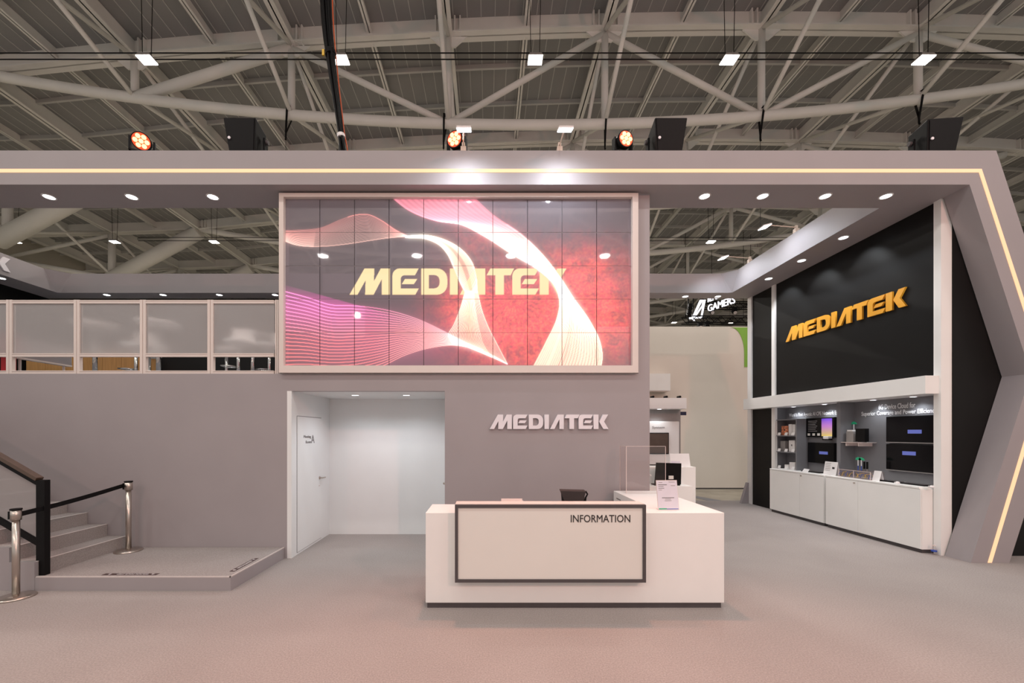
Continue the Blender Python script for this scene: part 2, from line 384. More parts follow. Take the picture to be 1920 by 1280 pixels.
# cross bracing between neighbouring girders, on every joint line
D = 5.27 * K
for jx in [-19.2] + JX[1:8]:
    zb = 9.7 if jx < -15 else zbot(jx); zt = zflange(jx) + .05
    r = .062
    m1 = MB().tube([(jx, 0, zb), (jx, D * .22, zb + (zt - zb) * .22), (jx, D, zt)], r, 8).mesh('brace', 'steel', O12, True)
    m2 = MB().tube([(jx, 0, zt), (jx, D * .78, zt + (zb - zt) * .78), (jx, D, zb)], r, 8).mesh('brace', 'steel', O12, True)
    for v in VT[:-1]:
        for me in (m1, m2): o = link('brace', me, ceil); o.location = (0, v * K, 0)
# hall enclosure
struct('wall_left', MB().box(-25.3, -25, 6, 54, 0, 12.25), 'hallwall')
struct('wall_right', MB().box(31, 31.3, 6, 54, 0, 12.6), 'hallwall')
struct('wall_back', MB().box(-25.3, 31.3, 54, 54.3, 0, 13.9), 'hallwall')

# ------------------------------------------------------------------ booth shell
Yb0, Yb1, Yw, Yc, Yk0, Yk1 = 6.2 * K, 6.85 * K, 6.43 * K, 6.55 * K, 11.0 * K, 11.46 * K
ZS, ZT = 4.94, 5.385                                  # soffit and top of the ring beam
po = thing('trim_1', None, None, (0, Yb0, 0), kind='structure')          # portal frame
MB().prism([(-10.7, ZS), (6.787, ZS), (6.64, ZT), (-10.7, ZT)], Yb0, Yb1).build('beam', 'grey', po)
MB().prism([(6.29, ZS), (6.787, ZS), (7.6, 2.47), (6.81, 0), (6.305, 0), (7.09, 2.47)], Yb0, Yc).build('column', 'grey', po)
MB().prism([(-10.7, 5.096), (6.41, 5.096), (7.262, 2.47), (6.525, .004), (6.575, .004), (7.315, 2.47), (6.443, 5.142), (-10.7, 5.142)], Yb0 - .006, Yb0 + .002).build('led_strip', 'led', po)
struct('trim_2', MB().box(5.65, 7.0, Yb1, Yk1, ZS, ZT), 'grey')
struct('trim_3', MB().box(-9.97, 5.65, Yk0, Yk1, ZS, ZT), 'grey')
struct('trim_4', MB().box(-10.9, -9.97, Yb1, Yk1, ZS, ZT), 'grey')
# small mitre facets in the inner corners of the ring beam
struct('trim_5', MB().hexa([(5.65, Yk0, ZS), (5.65, Yk0 - .02, ZS), (5.55, Yk0, ZS), (5.56, Yk0, ZS), (5.65, Yk0, ZT), (5.65, Yk0 - .25, ZT), (5.40, Yk0, ZT), (5.41, Yk0, ZT)]), 'grey')
struct('trim_6', MB().hexa([(-9.97, Yk0, ZS), (-9.97, Yk0 - .02, ZS), (-9.9, Yk0, ZS), (-9.91, Yk0, ZS), (-9.97, Yk0, ZT), (-9.97, Yk0 - .3, ZT), (-9.65, Yk0, ZT), (-9.66, Yk0, ZT)]), 'grey')
wf = struct('wall_front', MB().box(-10.7, -2.72, Yw, Yc, 0, 2.5).box(-2.72, -.585, Yw, Yc, 2.265, 2.5).box(-.585, 2.19, Yw, Yc, 0, 2.5).box(2.035, 2.19, Yw, Yb1 - .05, 2.5, ZS), 'grey')
struct('wall_side', MB().box(2.13, 2.19, Yc, Yk1, 0, 2.5), 'grey')
struct('floor_mezzanine', MB().box(-10.6, 2.13, Yc, Yk1, 2.38, 2.47), 'greydark')
struct('wall_booth_back', MB().box(-10.66, 2.19, Yk1 + .01, Yk1 + .08, 0, ZS), 'black')
struct('wall_booth_left', MB().box(-10.7, -10.62, Yc, Yk1 + .01, 2.5, ZS), 'black')
# alcove
Ya = 7.96 * K
struct('wall_alcove_left', MB().box(-2.72, -2.66, Yw - .004, Ya, 0, 2.265), 'alcove')
struct('wall_alcove_back', MB().box(-2.72, -.525, Ya, Ya + .06, 0, 2.32), 'alcove')
struct('wall_alcove_right', MB().box(-.585, -.525, Yc, Ya, 0, 2.265), 'alcove')
struct('ceiling_alcove', MB().box(-2.66, -.585, Yc, Ya, 2.265, 2.32), 'alcove')
dr = thing('door_1', None, None, (-2.66, 6.61 * K, 0), kind='structure')
y0, y1 = 6.61 * K, 7.56 * K
MB().box(-2.664, -2.6575, y0 - .006, y1 + .006, .028, 1.937).build('door_gap', 'char', dr)
MB().box(-2.664, -2.654, y0, y1, .034, 1.93).build('door_leaf', 'alcove', dr)
h = MB().tube([(-2.655, y1 - .07, .99), (-2.61, y1 - .07, .99)], .011, 10).tube([(-2.61, y1 - .075, .99), (-2.61, y1 + .05, .985)], .010, 10).build('door_handle', 'brushed', dr, smooth=True)
MB().tube([(-2.656, y1 - .07, .99), (-2.648, y1 - .07, .99)], .026, 16).build('handle_rose', 'brushed', h)
MB().box(-2.655, -2.652, y1 - .10, y1 - .05, .86, .875).build('paper_label', 'tread', dr)
text('lettering', 'Meeting', 'greyink', dr, (-2.653, vx(568.5, -2.66) * K, 1.612), (vx(582, -2.66) - vx(568.5, -2.66)) * K, .052, '+x')
text('lettering', 'Room', 'greyink', dr, (-2.653, vx(572.3, -2.66) * K, 1.545), (vx(582, -2.66) - vx(572.3, -2.66)) * K, .04, '+x')
text('lettering', 'A', 'greyink', dr, (-2.653, vx(582.6, -2.66) * K, 1.545), (vx(588.6, -2.66) - vx(582.6, -2.66)) * K, .12, '+x')
d2 = thing('door_2', None, None, (-.585, 7.2 * K, 0), kind='structure')
MB().box(-.589, -.583, 6.75 * K, 7.7 * K, .03, 1.93).build('door_leaf', 'alcove', d2)
MB().tube([(-.588, 6.72 * K, .98), (-.63, 6.72 * K, .98)], .012, 10).tube([(-.63, 6.72 * K, .98), (-.63, 6.85 * K, .98)], .01, 8).build('door_handle', 'brushed', d2, smooth=True)

# ------------------------------------------------------------------ right display wall
XW = 6.3
v0, v1 = 6.69, 10.44
struct('wall_right_lower', MB().box(XW, XW + .35, v0 * K, v1 * K, 0, .88), 'black')
struct('wall_right_upper', MB().box(XW, XW + .35, v0 * K, v1 * K, 2.3, ZS), 'black')
struct('wall_right_end', MB().box(XW, XW + .35, v1 * K, Yk1, 0, ZS), 'black')
rw = struct('wall_niche', MB().box(XW + .24, XW + .34, v0 * K, v1 * K, .88, 2.3), 'greydark')
struct('trim_8', MB().box(XW + .005, XW + .24, v1 * K - .02, v1 * K, .94, 2.24), 'greydark')
struct('trim_9', MB().box(XW + .005, XW + .24, v0 * K, v0 * K + .02, .94, 2.24), 'greydark')
struct('trim_15', MB().box(XW - .01, XW + .24, 8.47 * K, 8.56 * K, .935, 2.243), 'greydark')
struct('trim_10', MB().box(6.08, 6.54, 6.6 * K, 11.3 * K, 2.245, 2.495), 'white')
struct('trim_11', MB().box(XW - .035, XW + .02, 11.3 * K, 11.46 * K, 0, ZS), 'white')
struct('trim_12', MB().box(XW - .035, XW + .02, 10.37 * K, 10.49 * K, 0, ZS), 'white')
struct('trim_13', MB().box(XW - .03, 6.42, 6.57 * K, 6.68 * K, 0, ZS), 'white')
struct('wall_right_infill', MB().prism([(6.42, 0), (8.3, 0), (8.3, 1.8), (7.45, 2.47), (6.72, ZS), (6.42, ZS)], Yc + .004, Yc + .06), 'black')
struct('trim_14', MB().hexa([(6.09, 11.4 * K, 0), (6.27, 11.4 * K, 0), (6.27, 11.5 * K, 0), (6.09, 11.5 * K, 0), (6.24, 11.4 * K, .5), (6.27, 11.4 * K, .5), (6.27, 11.5 * K, .5), (6.24, 11.5 * K, .5)]), 'grey')
text('lettering', "World's First Agentic AI CPE Network Experience", 'signtext', rw, (6.535, vx(1480, 6.54) * K, 2.02), (vx(1480, 6.54) - vx(1594, 6.54)) * K, .10, '-x', bold=.018)
text('lettering', '6G Device Cloud for', 'signtext', rw, (6.535, vx(1648, 6.54) * K, 2.085), (vx(1648, 6.54) - vx(1717, 6.54)) * K, .085, '-x', bold=.018)
text('lettering', 'Superior Coverage and Power Efficiency', 'signtext', rw, (6.535, vx(1616, 6.54) * K, 1.97), (vx(1616, 6.54) - vx(1758, 6.54)) * K, .095, '-x', bold=.018)

# ------------------------------------------------------------------ wordmarks
wordmark('wall_sign', 'pale raised metal letters on grey wall above the information counter', 'silver', (.022, Yw - .002, 1.75), 1.60, .195, '-y', .035)
wordmark('wall_sign', 'large orange raised letters on the black display wall', 'orange', (XW - .002, 10.0 * K, 3.605), (10.0 - 7.12) * K, .285, '-x', .03)
wordmark('fascia_sign', 'pale letter arm on the grey side beam at far left', 'silver', (-9.968, 9.86 * K - 2.6, 5.03), 2.62, .28, '+x', .03, [7])

# ------------------------------------------------------------------ LED screen
def smooth_curve(pts, n):
    p = np.array(pts, float); d = np.r_[0, np.cumsum(np.hypot(*np.diff(p, axis=0).T))]; s = np.linspace(0, d[-1], n)
    m_ = np.gradient(p, d, axis=0); i = np.clip(np.searchsorted(d, s, 'right') - 1, 0, len(d) - 2)
    hh = (d[i + 1] - d[i])[:, None]; t = ((s - d[i])[:, None]) / hh
    return (2*t**3-3*t**2+1)*p[i] + (t**3-2*t**2+t)*hh*m_[i] + (-2*t**3+3*t**2)*p[i+1] + (t**3-t**2)*hh*m_[i+1]
MW, MH, SS = 64, 62, 2
CW, CH = MW * 10 * SS, MH * 5 * SS
def blur(a, s):
    k = np.exp(-.5 * (np.arange(-int(3 * s), int(3 * s) + 1) / s) ** 2); k /= k.sum()
    for ax_ in (0, 1): a = np.apply_along_axis(lambda r: np.convolve(r, k, 'same'), ax_, a)
    return a
def led_picture():
    img = np.zeros((CH, CW, 3))
    def put(P, c, wgt):
        x = (P[:, 0] - 535) / 648.5 * CW; y = (P[:, 1] - 373) / 313.0 * CH
        xi = np.floor(x).astype(int); yi = np.floor(y).astype(int); fx = x - xi; fy = y - yi
        for dx in (0, 1):
            for dy in (0, 1):
                ww = (fx if dx else 1 - fx) * (fy if dy else 1 - fy) * wgt
                X_, Y_ = xi + dx, yi + dy; ok = (X_ >= 0) & (X_ < CW) & (Y_ >= 0) & (Y_ < CH)
                np.add.at(img, (Y_[ok], X_[ok]), c[ok] * ww[ok, None])
    def ribbon(A, B, nl, colour, wgt, n=900, warp=lambda t: t):
        a, b_ = smooth_curve(A, n), smooth_curve(B, n); s = np.linspace(0, 1, n)
        for k in range(nl):
            t = warp(k / (nl - 1)); P = a * (1 - t) + b_ * t
            seg = np.hypot(*np.gradient(P, axis=0).T) * SS
            put(P, np.array([colour(x, t) for x in s]), seg * wgt(s, t))
    mixc = lambda a, b_, t: np.array(a) * (1 - t) + np.array(b_) * t
    # upper left wave
    ribbon([(530, 432), (560, 431), (600, 427), (640, 411), (665, 403), (690, 402), (715, 413), (742, 431), (766, 443)],
           [(530, 450), (552, 458), (580, 461.5), (610, 461), (650, 457), (690, 451), (725, 446), (748, 444), (766, 443)], 22,
           lambda s, t: mixc((1, .22, .2), (1, .55, .45), min(1, .25 + t * .8)), lambda s, t: .34 + .5 * (t > .97) + .6 * (t < .02) * (s > .5) + .4 * t * (s < .25))
    ribbon([(760, 442), (800, 441), (835, 450), (862, 465), (885, 492), (893, 520), (895, 548)],
           [(760, 445), (800, 448), (825, 460), (840, 478), (850, 500), (862, 528), (872, 548)], 24,
           lambda s, t: mixc((1, .62, .38), (1, .8, .6), abs(t - .5) * 2), lambda s, t: .95 + .5 * (t < .05) + .6 * (t > .93) - .5 * (.35 < t < .6))
    # fan under the letters
    ribbon([(872, 545), (862, 580), (850, 610), (841, 628), (848, 640), (866, 645)],
           [(895, 545), (903, 580), (915, 612), (930, 642), (942, 665), (951, 682)], 30,
           lambda s, t: mixc((1, .66, .40), (1, .85, .66), min(1, abs(t - .4) * 2)), lambda s, t: (1.05 if t < .72 else .5) + .5 * (t > .97))
    ribbon([(850, 636), (870, 645), (900, 656), (930, 669), (951, 682)], [(840, 630), (872, 648), (900, 660), (928, 672), (951, 682)], 8,
           lambda s, t: (1, .82, .7), lambda s, t: .5 + 0 * s)
    # large sweep from the top to the lower right
    ribbon([(885, 366), (920, 399), (980, 441), (1018, 478), (1045, 512), (1076, 560), (1106, 602), (1125, 642), (1129, 668), (1125, 694)],
           [(730, 366), (765, 393), (815, 413), (865, 421), (905, 441), (960, 476), (1008, 505), (1040, 536), (1049, 565), (1044, 596), (1024, 640), (996, 694)], 64,
           lambda s, t: mixc((1, .25, .33), (1, .78, .55), min(1, max(0, (s - .15) * 2.4))),
           lambda s, t: np.where(s < .32, .62 + .3 * math.sin(t * 40) ** 2, 1.15 - .5 * (math.sin(t * 130) > .75) * (s > .7) - .3 * (t > .55) * (s > .75) * (math.sin(t * 190) > .2)) + .5 * (t < .03) * (s > .2) + .35 * (t > .97), n=1400)
    # lower left bundle of lines
    ribbon([(530, 545), (575, 557), (620, 571), (665, 573), (720, 580), (780, 597), (835, 622), (875, 643), (905, 656)],
           [(530, 705), (575, 702), (620, 703), (665, 700), (715, 686), (760, 665), (800, 653), (850, 647), (905, 656)], 23,
           lambda s, t: mixc(mixc((1, .20, .50), (1, .17, .15), min(1, t * 1.7 + s * .5)), (1, .8, .7), max(0, min(1, s * 1.6 - .7))),
           lambda s, t: 1.3 + .6 * (t < .5) * (s < .4) - .7 * s)
    crisp = img.copy()
    g = sum(blur(np.minimum(img, 1.5), sg) * wg for sg, wg in ((2.0, .40), (9, .42)))
    yy, xx = np.mgrid[0:CH, 0:CW]; px = 535 + xx / CW * 648.5; py = 373 + yy / CH * 313
    # red haze with streaks on the right half and under the lines
    rng = np.random.RandomState(3)
    st = blur(rng.rand(CH, CW), 5); st = (st - st.min()) / (st.max() - st.min())
    ang = np.arctan2(py - 560, px - 960); rad = np.hypot(px - 960, py - 560)
    st2 = blur(rng.rand(CH, CW), 2.2); st2 = np.clip((st2 - st2.mean()) / st2.std() * .28 + .5, 0, 1)
    rays = .5 + .3 * np.sin(ang * 30 + 22 * st) + .3 * np.sin(rad * .12 + 14 * st); 
    def blob(cx, cy, rx, ry): return np.exp(-((px - cx) / rx) ** 2 - ((py - cy) / ry) ** 2)
    hz = 1.0 * blob(985, 610, 110, 85) + .85 * blob(1120, 590, 75, 75) + .45 * blob(1085, 500, 80, 45) + .5 * blob(880, 570, 60, 60) + .25 * blob(900, 440, 70, 40)
    hz *= .45 + .50 * rays + .18 * st2
    g[..., 0] += hz * .86; g[..., 1] += hz * (.02 + .07 * st2); g[..., 2] += hz * .045
    lf = blob(600, 575, 120, 32) * (py > 546 + (px - 535) * .28 - 12)
    g[..., 0] += lf * .24; g[..., 2] += lf * .13; g[..., 1] += lf * .02
    lf = blob(700, 640, 180, 50); g[..., 0] += lf * .18; g[..., 1] += lf * .03; g[..., 2] += lf * .07
    out = crisp * 2.0 + g * 1.5
    # the word in cream on top, ribbons brightest where they cross it
    def inside(poly):
        r = np.zeros((CH, CW), bool); n = len(poly)
        for i in range(n):
            x1, y1 = poly[i]; x2, y2 = poly[(i + 1) % n]
            if y1 == y2: continue
            c = (y1 > py) != (y2 > py); r ^= c & (px < (x2 - x1) * (py - y1) / (y2 - y1) + x1)
        return r
    word = np.zeros((CH, CW), bool)
    for gl in GLYPHS:
        m_ = np.zeros((CH, CW), bool)
        for lp in gl: m_ ^= inside([(655 + x * 408 / GW, 552 - y * 49) for x, y in lp])
        word |= m_
    cream = np.array((1.0, .74, .33)) * .92
    out = np.where(word[..., None], np.maximum(cream, np.minimum(out * .8, 1.1)), out)
    a = out.reshape(CH // SS, SS, CW // SS, SS, 3).mean((1, 3))
    return np.clip(a, 0, 1.6)[::-1]
PIC = led_picture()                                   # rows bottom to top
m = M['ledpix'] = bpy.data.materials.new('transparent_led_tile'); m.use_nodes = True; nt = m.node_tree
nt.nodes.remove(nt.nodes['Principled BSDF']); out = nt.nodes['Material Output']
at_ = nt.nodes.new('ShaderNodeAttribute'); at_.attribute_name = 'diode'
em = nt.nodes.new('ShaderNodeEmission'); em.inputs[1].default_value = 1.0; nt.links.new(at_.outputs['Color'], em.inputs[0])
tr = nt.nodes.new('ShaderNodeBsdfTransparent'); tr.inputs[0].default_value = (.34, .31, .36, 1)
df = nt.nodes.new('ShaderNodeBsdfDiffuse'); df.inputs[0].default_value = (.42, .385, .43, 1)
gl = nt.nodes.new('ShaderNodeBsdfGlossy'); gl.inputs[0].default_value = (.8, .8, .85, 1); gl.inputs['Roughness'].default_value = .03
mx = nt.nodes.new('ShaderNodeMixShader'); mx.inputs[0].default_value = .42
mx2 = nt.nodes.new('ShaderNodeMixShader'); mx2.inputs[0].default_value = .02
ad = nt.nodes.new('ShaderNodeAddShader')
nt.links.new(tr.outputs[0], mx.inputs[1]); nt.links.new(df.outputs[0], mx.inputs[2]); nt.links.new(mx.outputs[0], mx2.inputs[1]); nt.links.new(gl.outputs[0], mx2.inputs[2])
nt.links.new(mx2.outputs[0], ad.inputs[0]); nt.links.new(em.outputs[0], ad.inputs[1]); nt.links.new(ad.outputs[0], out.inputs[0])
m.cycles.emission_sampling = 'NONE'
YS = 6.42 * K
SX0, SX1, SZ0, SZ1 = ax(535, 6.42), ax(1183.5, 6.42), az(686, 6.42), az(373, 6.42)
scr = thing('led_screen', 'transparent LED wall screen with glowing ribbons and cream wordmark', 'screen', ((SX0 + SX1) / 2, YS, SZ0))
for cx_ in range(10):
    for cy_ in range(5):
        x0 = SX0 + (SX1 - SX0) * cx_ / 10 + .004; x1 = SX0 + (SX1 - SX0) * (cx_ + 1) / 10 - .004
        z0 = SZ0 + (SZ1 - SZ0) * cy_ / 5 + .003; z1 = SZ0 + (SZ1 - SZ0) * (cy_ + 1) / 5 - .003
        o = org(scr); gx, gz = np.meshgrid(np.linspace(x0, x1, MW) - o.x, np.linspace(z0, z1, MH) - o.z)
        co = np.stack([gx, np.zeros_like(gx), gz], -1).reshape(-1, 3)
        i = np.arange(MW * MH).reshape(MH, MW); qd = np.stack([i[:-1, :-1], i[:-1, 1:], i[1:, 1:], i[1:, :-1]], -1).reshape(-1, 4)
        me = bpy.data.meshes.new('led_tile'); me.vertices.add(len(co)); me.vertices.foreach_set('co', co.ravel())
        me.loops.add(qd.size); me.loops.foreach_set('vertex_index', qd.ravel())
        me.polygons.add(len(qd)); me.polygons.foreach_set('loop_start', np.arange(0, qd.size, 4)); me.update(calc_edges=True)
        c = PIC[cy_ * MH:(cy_ + 1) * MH, cx_ * MW:(cx_ + 1) * MW].reshape(-1, 3)
        at2 = me.attributes.new('diode', 'FLOAT_COLOR', 'POINT'); at2.data.foreach_set('color', np.c_[c, np.ones(len(c))].ravel())
        me.materials.append(m); link('led_tile', me, scr)
for cx_ in range(1, 10):                              # carriers between the tile columns, every other one stronger
    x = SX0 + (SX1 - SX0) * cx_ / 10; hw = .018 if cx_ % 2 else .007
    MB().box(x - hw, x + hw, YS + .012, YS + .06, SZ0, SZ1).build('mullion', 'char', scr)
for cy_ in range(1, 5):
    z = SZ0 + (SZ1 - SZ0) * cy_ / 5; MB().box(SX0, SX1, YS + .006, YS + .02, z - .005, z + .005).build('crossbar', 'devgrey', scr)
fx0, fx1, fz0, fz1 = ax(523.5, 6.37), ax(1196.5, 6.37), 2.505, 4.912
Yf = 6.36 * K
for nm, b_ in (('frame_side', (fx0, SX0, fz0, fz1)), ('frame_side', (SX1, fx1, fz0, fz1)), ('frame_rail', (SX0, SX1, fz0, SZ0)), ('frame_rail', (SX0, SX1, SZ1, fz1))):
    MB().box(b_[0], b_[1], Yf, YS + .1, b_[2], b_[3]).build(nm, 'frame', scr)

# ------------------------------------------------------------------ balustrade of the upper deck
Yr = 6.46 * K
bal = thing('balustrade', 'pale framed balustrade with frosted panes along the upper deck', 'balustrade', (-5.6, Yr, 2.5))
PX = [-9.26, -8.35, -7.43, -6.52, -5.60, -4.70, -3.78, -2.875]
for i, x in enumerate(PX):
    hw = .04 if i < 7 else .022
    MB().box(x - hw, x - .004, Yr, Yr + .045, 2.5, 3.51).box(x + .004, x + hw, Yr, Yr + .045, 2.5, 3.51).box(x - .004, x + .004, Yr + .01, Yr + .04, 2.5, 3.5).build('post', 'frame', bal)
for a, b_ in zip(PX[:-1], PX[1:]):
    a += .04; b_ -= .04
    for nm, z0, z1 in (('top_rail', 3.46, 3.505), ('mid_rail', 2.735, 2.78), ('bottom_rail', 2.5, 2.545)):
        MB().box(a, b_, Yr + .002, Yr + .043, z0, z1 - .012).box(a, b_, Yr - .004, Yr + .043, z1 - .012, z1).build(nm, 'frame', bal)
    MB().box(a, b_, Yr + .018, Yr + .026, 2.78, 3.46).build('frosted_pane', 'frost', bal)
# furniture on the upper deck, seen through the gap below the panes
def stool_parts(r):
    local(MB().lathe([(.0, 0), (.20, 0), (.20, .01), (.05, .03), (.03, .04)], n=24), 'base', 'chrome', r, smooth=True)
    local(MB().tube([(0, 0, .03), (0, 0, .66)], .026, 14), 'column', 'chrome', r, smooth=True)
    local(MB().tube([(-.025, 0, .30), (-.09, -.09, .30), (-.22, -.09, .30), (-.22, .09, .30), (-.09, .09, .30), (-.025, 0, .30)], .011, 8), 'footrest', 'chrome', r, smooth=True)
    local(MB().lathe([(.0, .655), (.17, .66), (.20, .69), (.20, .72), (.0, .73)], n=24), 'seat', 'white', r, smooth=True)
    local(MB().prism([(-.18, .72), (.18, .72), (.16, .96), (-.16, .96)], .17, .19), 'backrest', 'white', r)
ZM = 2.47
GS = 'bar stools on the upper deck'
st0 = thing('bar_stool', 'white seated bar stool behind the second full frosted pane, wood counter behind it', 'stool', (ax(255, 8.0), 8.0 * K, ZM), GS); stool_parts(st0)
for px, v, lb in ((280, 9.0, 'chrome bar stool just right of the balustrade post at the wood counter end'),
                  (425, 8.4, 'white bar stool behind the left edge of the last frosted pane'),
                  (447, 7.7, 'white bar stool with low footrest in the middle of the last pane'),
                  (505, 8.0, 'chrome bar stool next to the LED screen frame')):
    clone(st0, (ax(px, v), v * K, ZM), random.uniform(-.5, .5), lb)
GT = 'high tables on the upper deck'
tb0 = thing('bar_table', 'round high table before the light wood counter', 'table', (ax(178, 8.0), 8.0 * K, ZM), GT)
local(MB().lathe([(.0, 0), (.25, 0), (.25, .012), (.05, .03)], n=24), 'base', 'chrome', tb0, smooth=True)
local(MB().tube([(0, 0, .02), (0, 0, 1.03)], .034, 14), 'column', 'chrome', tb0, smooth=True)
local(MB().lathe([(.0, 1.03), (.30, 1.03), (.30, 1.06), (.0, 1.06)], n=30), 'table_top', 'white', tb0)
for px, v, lb in ((297, 7.9, 'round high table behind the third full frosted pane'), (474, 8.8, 'round high table behind the pane beside the LED screen')):
    clone(tb0, (ax(px, v), v * K, ZM), 0, lb)
wc = thing('bar_counter', 'light wood fronted bar counter at the back of the upper deck', 'counter', (ax(150, 10.8), 10.8 * K, ZM))
x0, x1 = ax(49, 10.8), ax(263, 10.8)
for i in range(6):
    a = x0 + (x1 - x0) * i / 6; MB().box(a + .003, a + (x1 - x0) / 6 - .003, 10.8 * K, 10.8 * K + .03, ZM, ZM + 1.05).build('front_panel', 'wood', wc)
MB().box(x0, x1, 10.8 * K + .03, 10.8 * K + .45, ZM, ZM + 1.05).build('body', 'wood', wc)
MB().box(x0 - .02, x1 + .02, 10.8 * K - .03, 10.8 * K + .47, ZM + 1.05, ZM + 1.09).build('counter_top', 'white', wc)
bk = thing('overhead_panel', 'grey hanging side panel with a white lower edge above the bar counter', 'panel', (-8.6, 9 * K, 3.05))
MB().box(-8.63, -8.55, 8.55 * K, 9.75 * K, 3.08, 3.42).build('panel_face', 'grey', bk)
MB().box(-8.64, -8.54, 8.55 * K, 9.75 * K, 3.05, 3.08).build('edge_trim', 'frame', bk)
MB().box(-8.61, -8.57, 8.7 * K, 8.72 * K, ZM, 3.05).box(-8.61, -8.57, 9.6 * K, 9.62 * K, ZM, 3.05).build('support', 'frame', bk)
bn = thing('roll_up_banner', 'red roll up banner at the left end of the upper deck', 'banner', (ax(16, 8.4), 8.4 * K, ZM))
MB().box(ax(2, 8.4), ax(30, 8.4), 8.4 * K - .004, 8.4 * K + .004, ZM + .06, ZM + 1.0).build('fabric', 'red', bn)
MB().box(ax(1, 8.4), ax(31, 8.4), 8.4 * K - .06, 8.4 * K + .06, ZM, ZM + .06).build('base', 'blackgloss', bn)
fb = [(ax(425, 10.6), 'pale low bench behind the stools beside the LED screen', .0), (ax(500, 10.2), 'second pale low bench nearest the LED screen', .3)]
for x, lb, dz in fb:
    t = thing('bench', lb, 'bench', (x, 10.4 * K, ZM), 'low benches on the upper deck')
    MB().box(x - .45, x + .45, 10.2 * K, 10.6 * K, ZM + .36, ZM + .44).build('seat', 'frame', t)
    for sx in (-.4, .4): MB().box(x + sx - .02, x + sx + .02, 10.3 * K, 10.5 * K, ZM, ZM + .36).build('leg', 'blackgloss', t)

# ------------------------------------------------------------------ stairs and platform
Yp = 5.11 * K
st = thing('stage_steps', 'grey carpeted entrance platform with stairs rising to the left', 'stairs', (-4, 5.8 * K, 0))
MB().prism([(-12, Yp), (-2.77, Yp), (-2.755, Yw - .003), (-12, Yw - .003)], 0, .142, 'z').build('platform', 'grey', st)
MB().prism([(-12, Yp + .012), (-2.785, Yp + .012), (-2.768, Yw - .004), (-12, Yw - .004)], .142, .15, 'z').build('platform_carpet', 'carpet', st)
MB().box(-4.87, -2.77, Yp, Yp + .014, .142, .153).prism([(-2.785, Yp), (-2.77, Yp), (-2.755, Yw - .004), (-2.77, Yw - .004)], .142, .153, 'z').build('platform_edging', 'tread', st)
rise, run = .1565, .272
for i in range(15):
    xf = -4.88 - run * i; zt = .15 + rise * (i + 1); zb = .15 + rise * i
    sb = MB().box(xf - run if i < 14 else -10.6, xf, Yp - .003, Yp + .03, 0 if i == 0 else 0, zt).build('stringer', 'grey', st)
    tr_ = MB().box(xf - run - .02, xf, Yp + .03, Yw - .004, zb - .1, zt).build('step', 'carpet', st)
    MB().box(xf - .022, xf + .004, Yp + .03, Yw - .004, zt, zt + .004).build('nosing', 'tread', tr_)
for (a, b_, nm, lb) in (((202, 1078), (290, 1075), 0, 'dark warning strip on the front edge of the platform'), ((453, 1063), (495, 1042), 1, 'dark warning strip on the right edge of the platform')):
    t = thing('warning_strip', lb, 'sticker', (0, 0, .15))
    if nm == 0:
        xa, xb = ax(195, 5.2), ax(296, 5.2); y0 = 5.165 * K
        t.location = ((xa + xb) / 2, y0, .15)
        MB().prism([(xa, y0), (xb, y0), (xb, y0 + .055), (xa, y0 + .055)], .15, .1525, 'z').build('strip', 'sticker', t)
        text('lettering', 'WATCH YOUR STEP', 'paper', t, (xb - .10, y0 + .042, .1526), (xb - xa) * .58, .028, 'upback', .001)
        MB().box(xa + .06, xa + .075, y0 + .012, y0 + .042, .1525, .1535).build('mark', 'paper', t)
        MB().prism([(xb - .07, y0 + .04), (xb - .04, y0 + .04), (xb - .055, y0 + .012)], .1525, .1535, 'z').build('mark', 'paper', t)
    else:
        ya, yb = 5.30 * K, 5.86 * K; x = -2.86
        t.location = (x, (ya + yb) / 2, .15)
        MB().box(x - .028, x + .028, ya, yb, .15, .1525).build('strip', 'sticker', t)
        text('lettering', 'WATCH YOUR STEP', 'paper', t, (x + .015, ya + .10, .1526), (yb - ya) * .58, .028, rot=(0, 0, PI / 2), depth=.001)
        MB().box(x - .015, x + .015, ya + .035, ya + .055, .1525, .1535).build('mark', 'paper', t)
        MB().prism([(x - .015, yb - .06), (x + .015, yb - .045), (x - .015, yb - .03)], .1525, .1535, 'z').build('mark', 'paper', t)
# railing with glass infill
v = 5.19; Yl = v * K
rl = thing('stair_railing', 'black framed glass stair railing with brown handrail', 'railing', (-4.87, Yl, .15))
xp = ax(81, v); sl = rise / run
MB().box(xp - .048, xp + .048, Yl - .03, Yl + .03, .15, 1.185).build('post', 'blackgloss', rl, .004)
def rail(z, wd, hg, dy=0): return MB().bar((xp - .04, Yl + dy, z), (xp - 3.2, Yl + dy, z + 3.16 * sl), wd, hg)
rail(1.155, .055, .05).build('top_frame', 'blackgloss', rl)
rail(1.195, .075, .035).build('handrail', 'brown', rl)
rail(.50, .05, .055).build('bottom_frame', 'blackgloss', rl)
MB().hexa([(xp - 3.1, Yl - .005, .52 + 3.1 * sl), (xp - .04, Yl - .005, .52 + .04 * sl), (xp - .04, Yl + .005, .52 + .04 * sl), (xp - 3.1, Yl + .005, .52 + 3.1 * sl),
           (xp - 3.1, Yl - .005, 1.14 + 3.1 * sl), (xp - .04, Yl - .005, 1.14 + .04 * sl), (xp - .04, Yl + .005, 1.14 + .04 * sl), (xp - 3.1, Yl + .005, 1.14 + 3.1 * sl)]).build('glass_pane', 'railglass', rl)
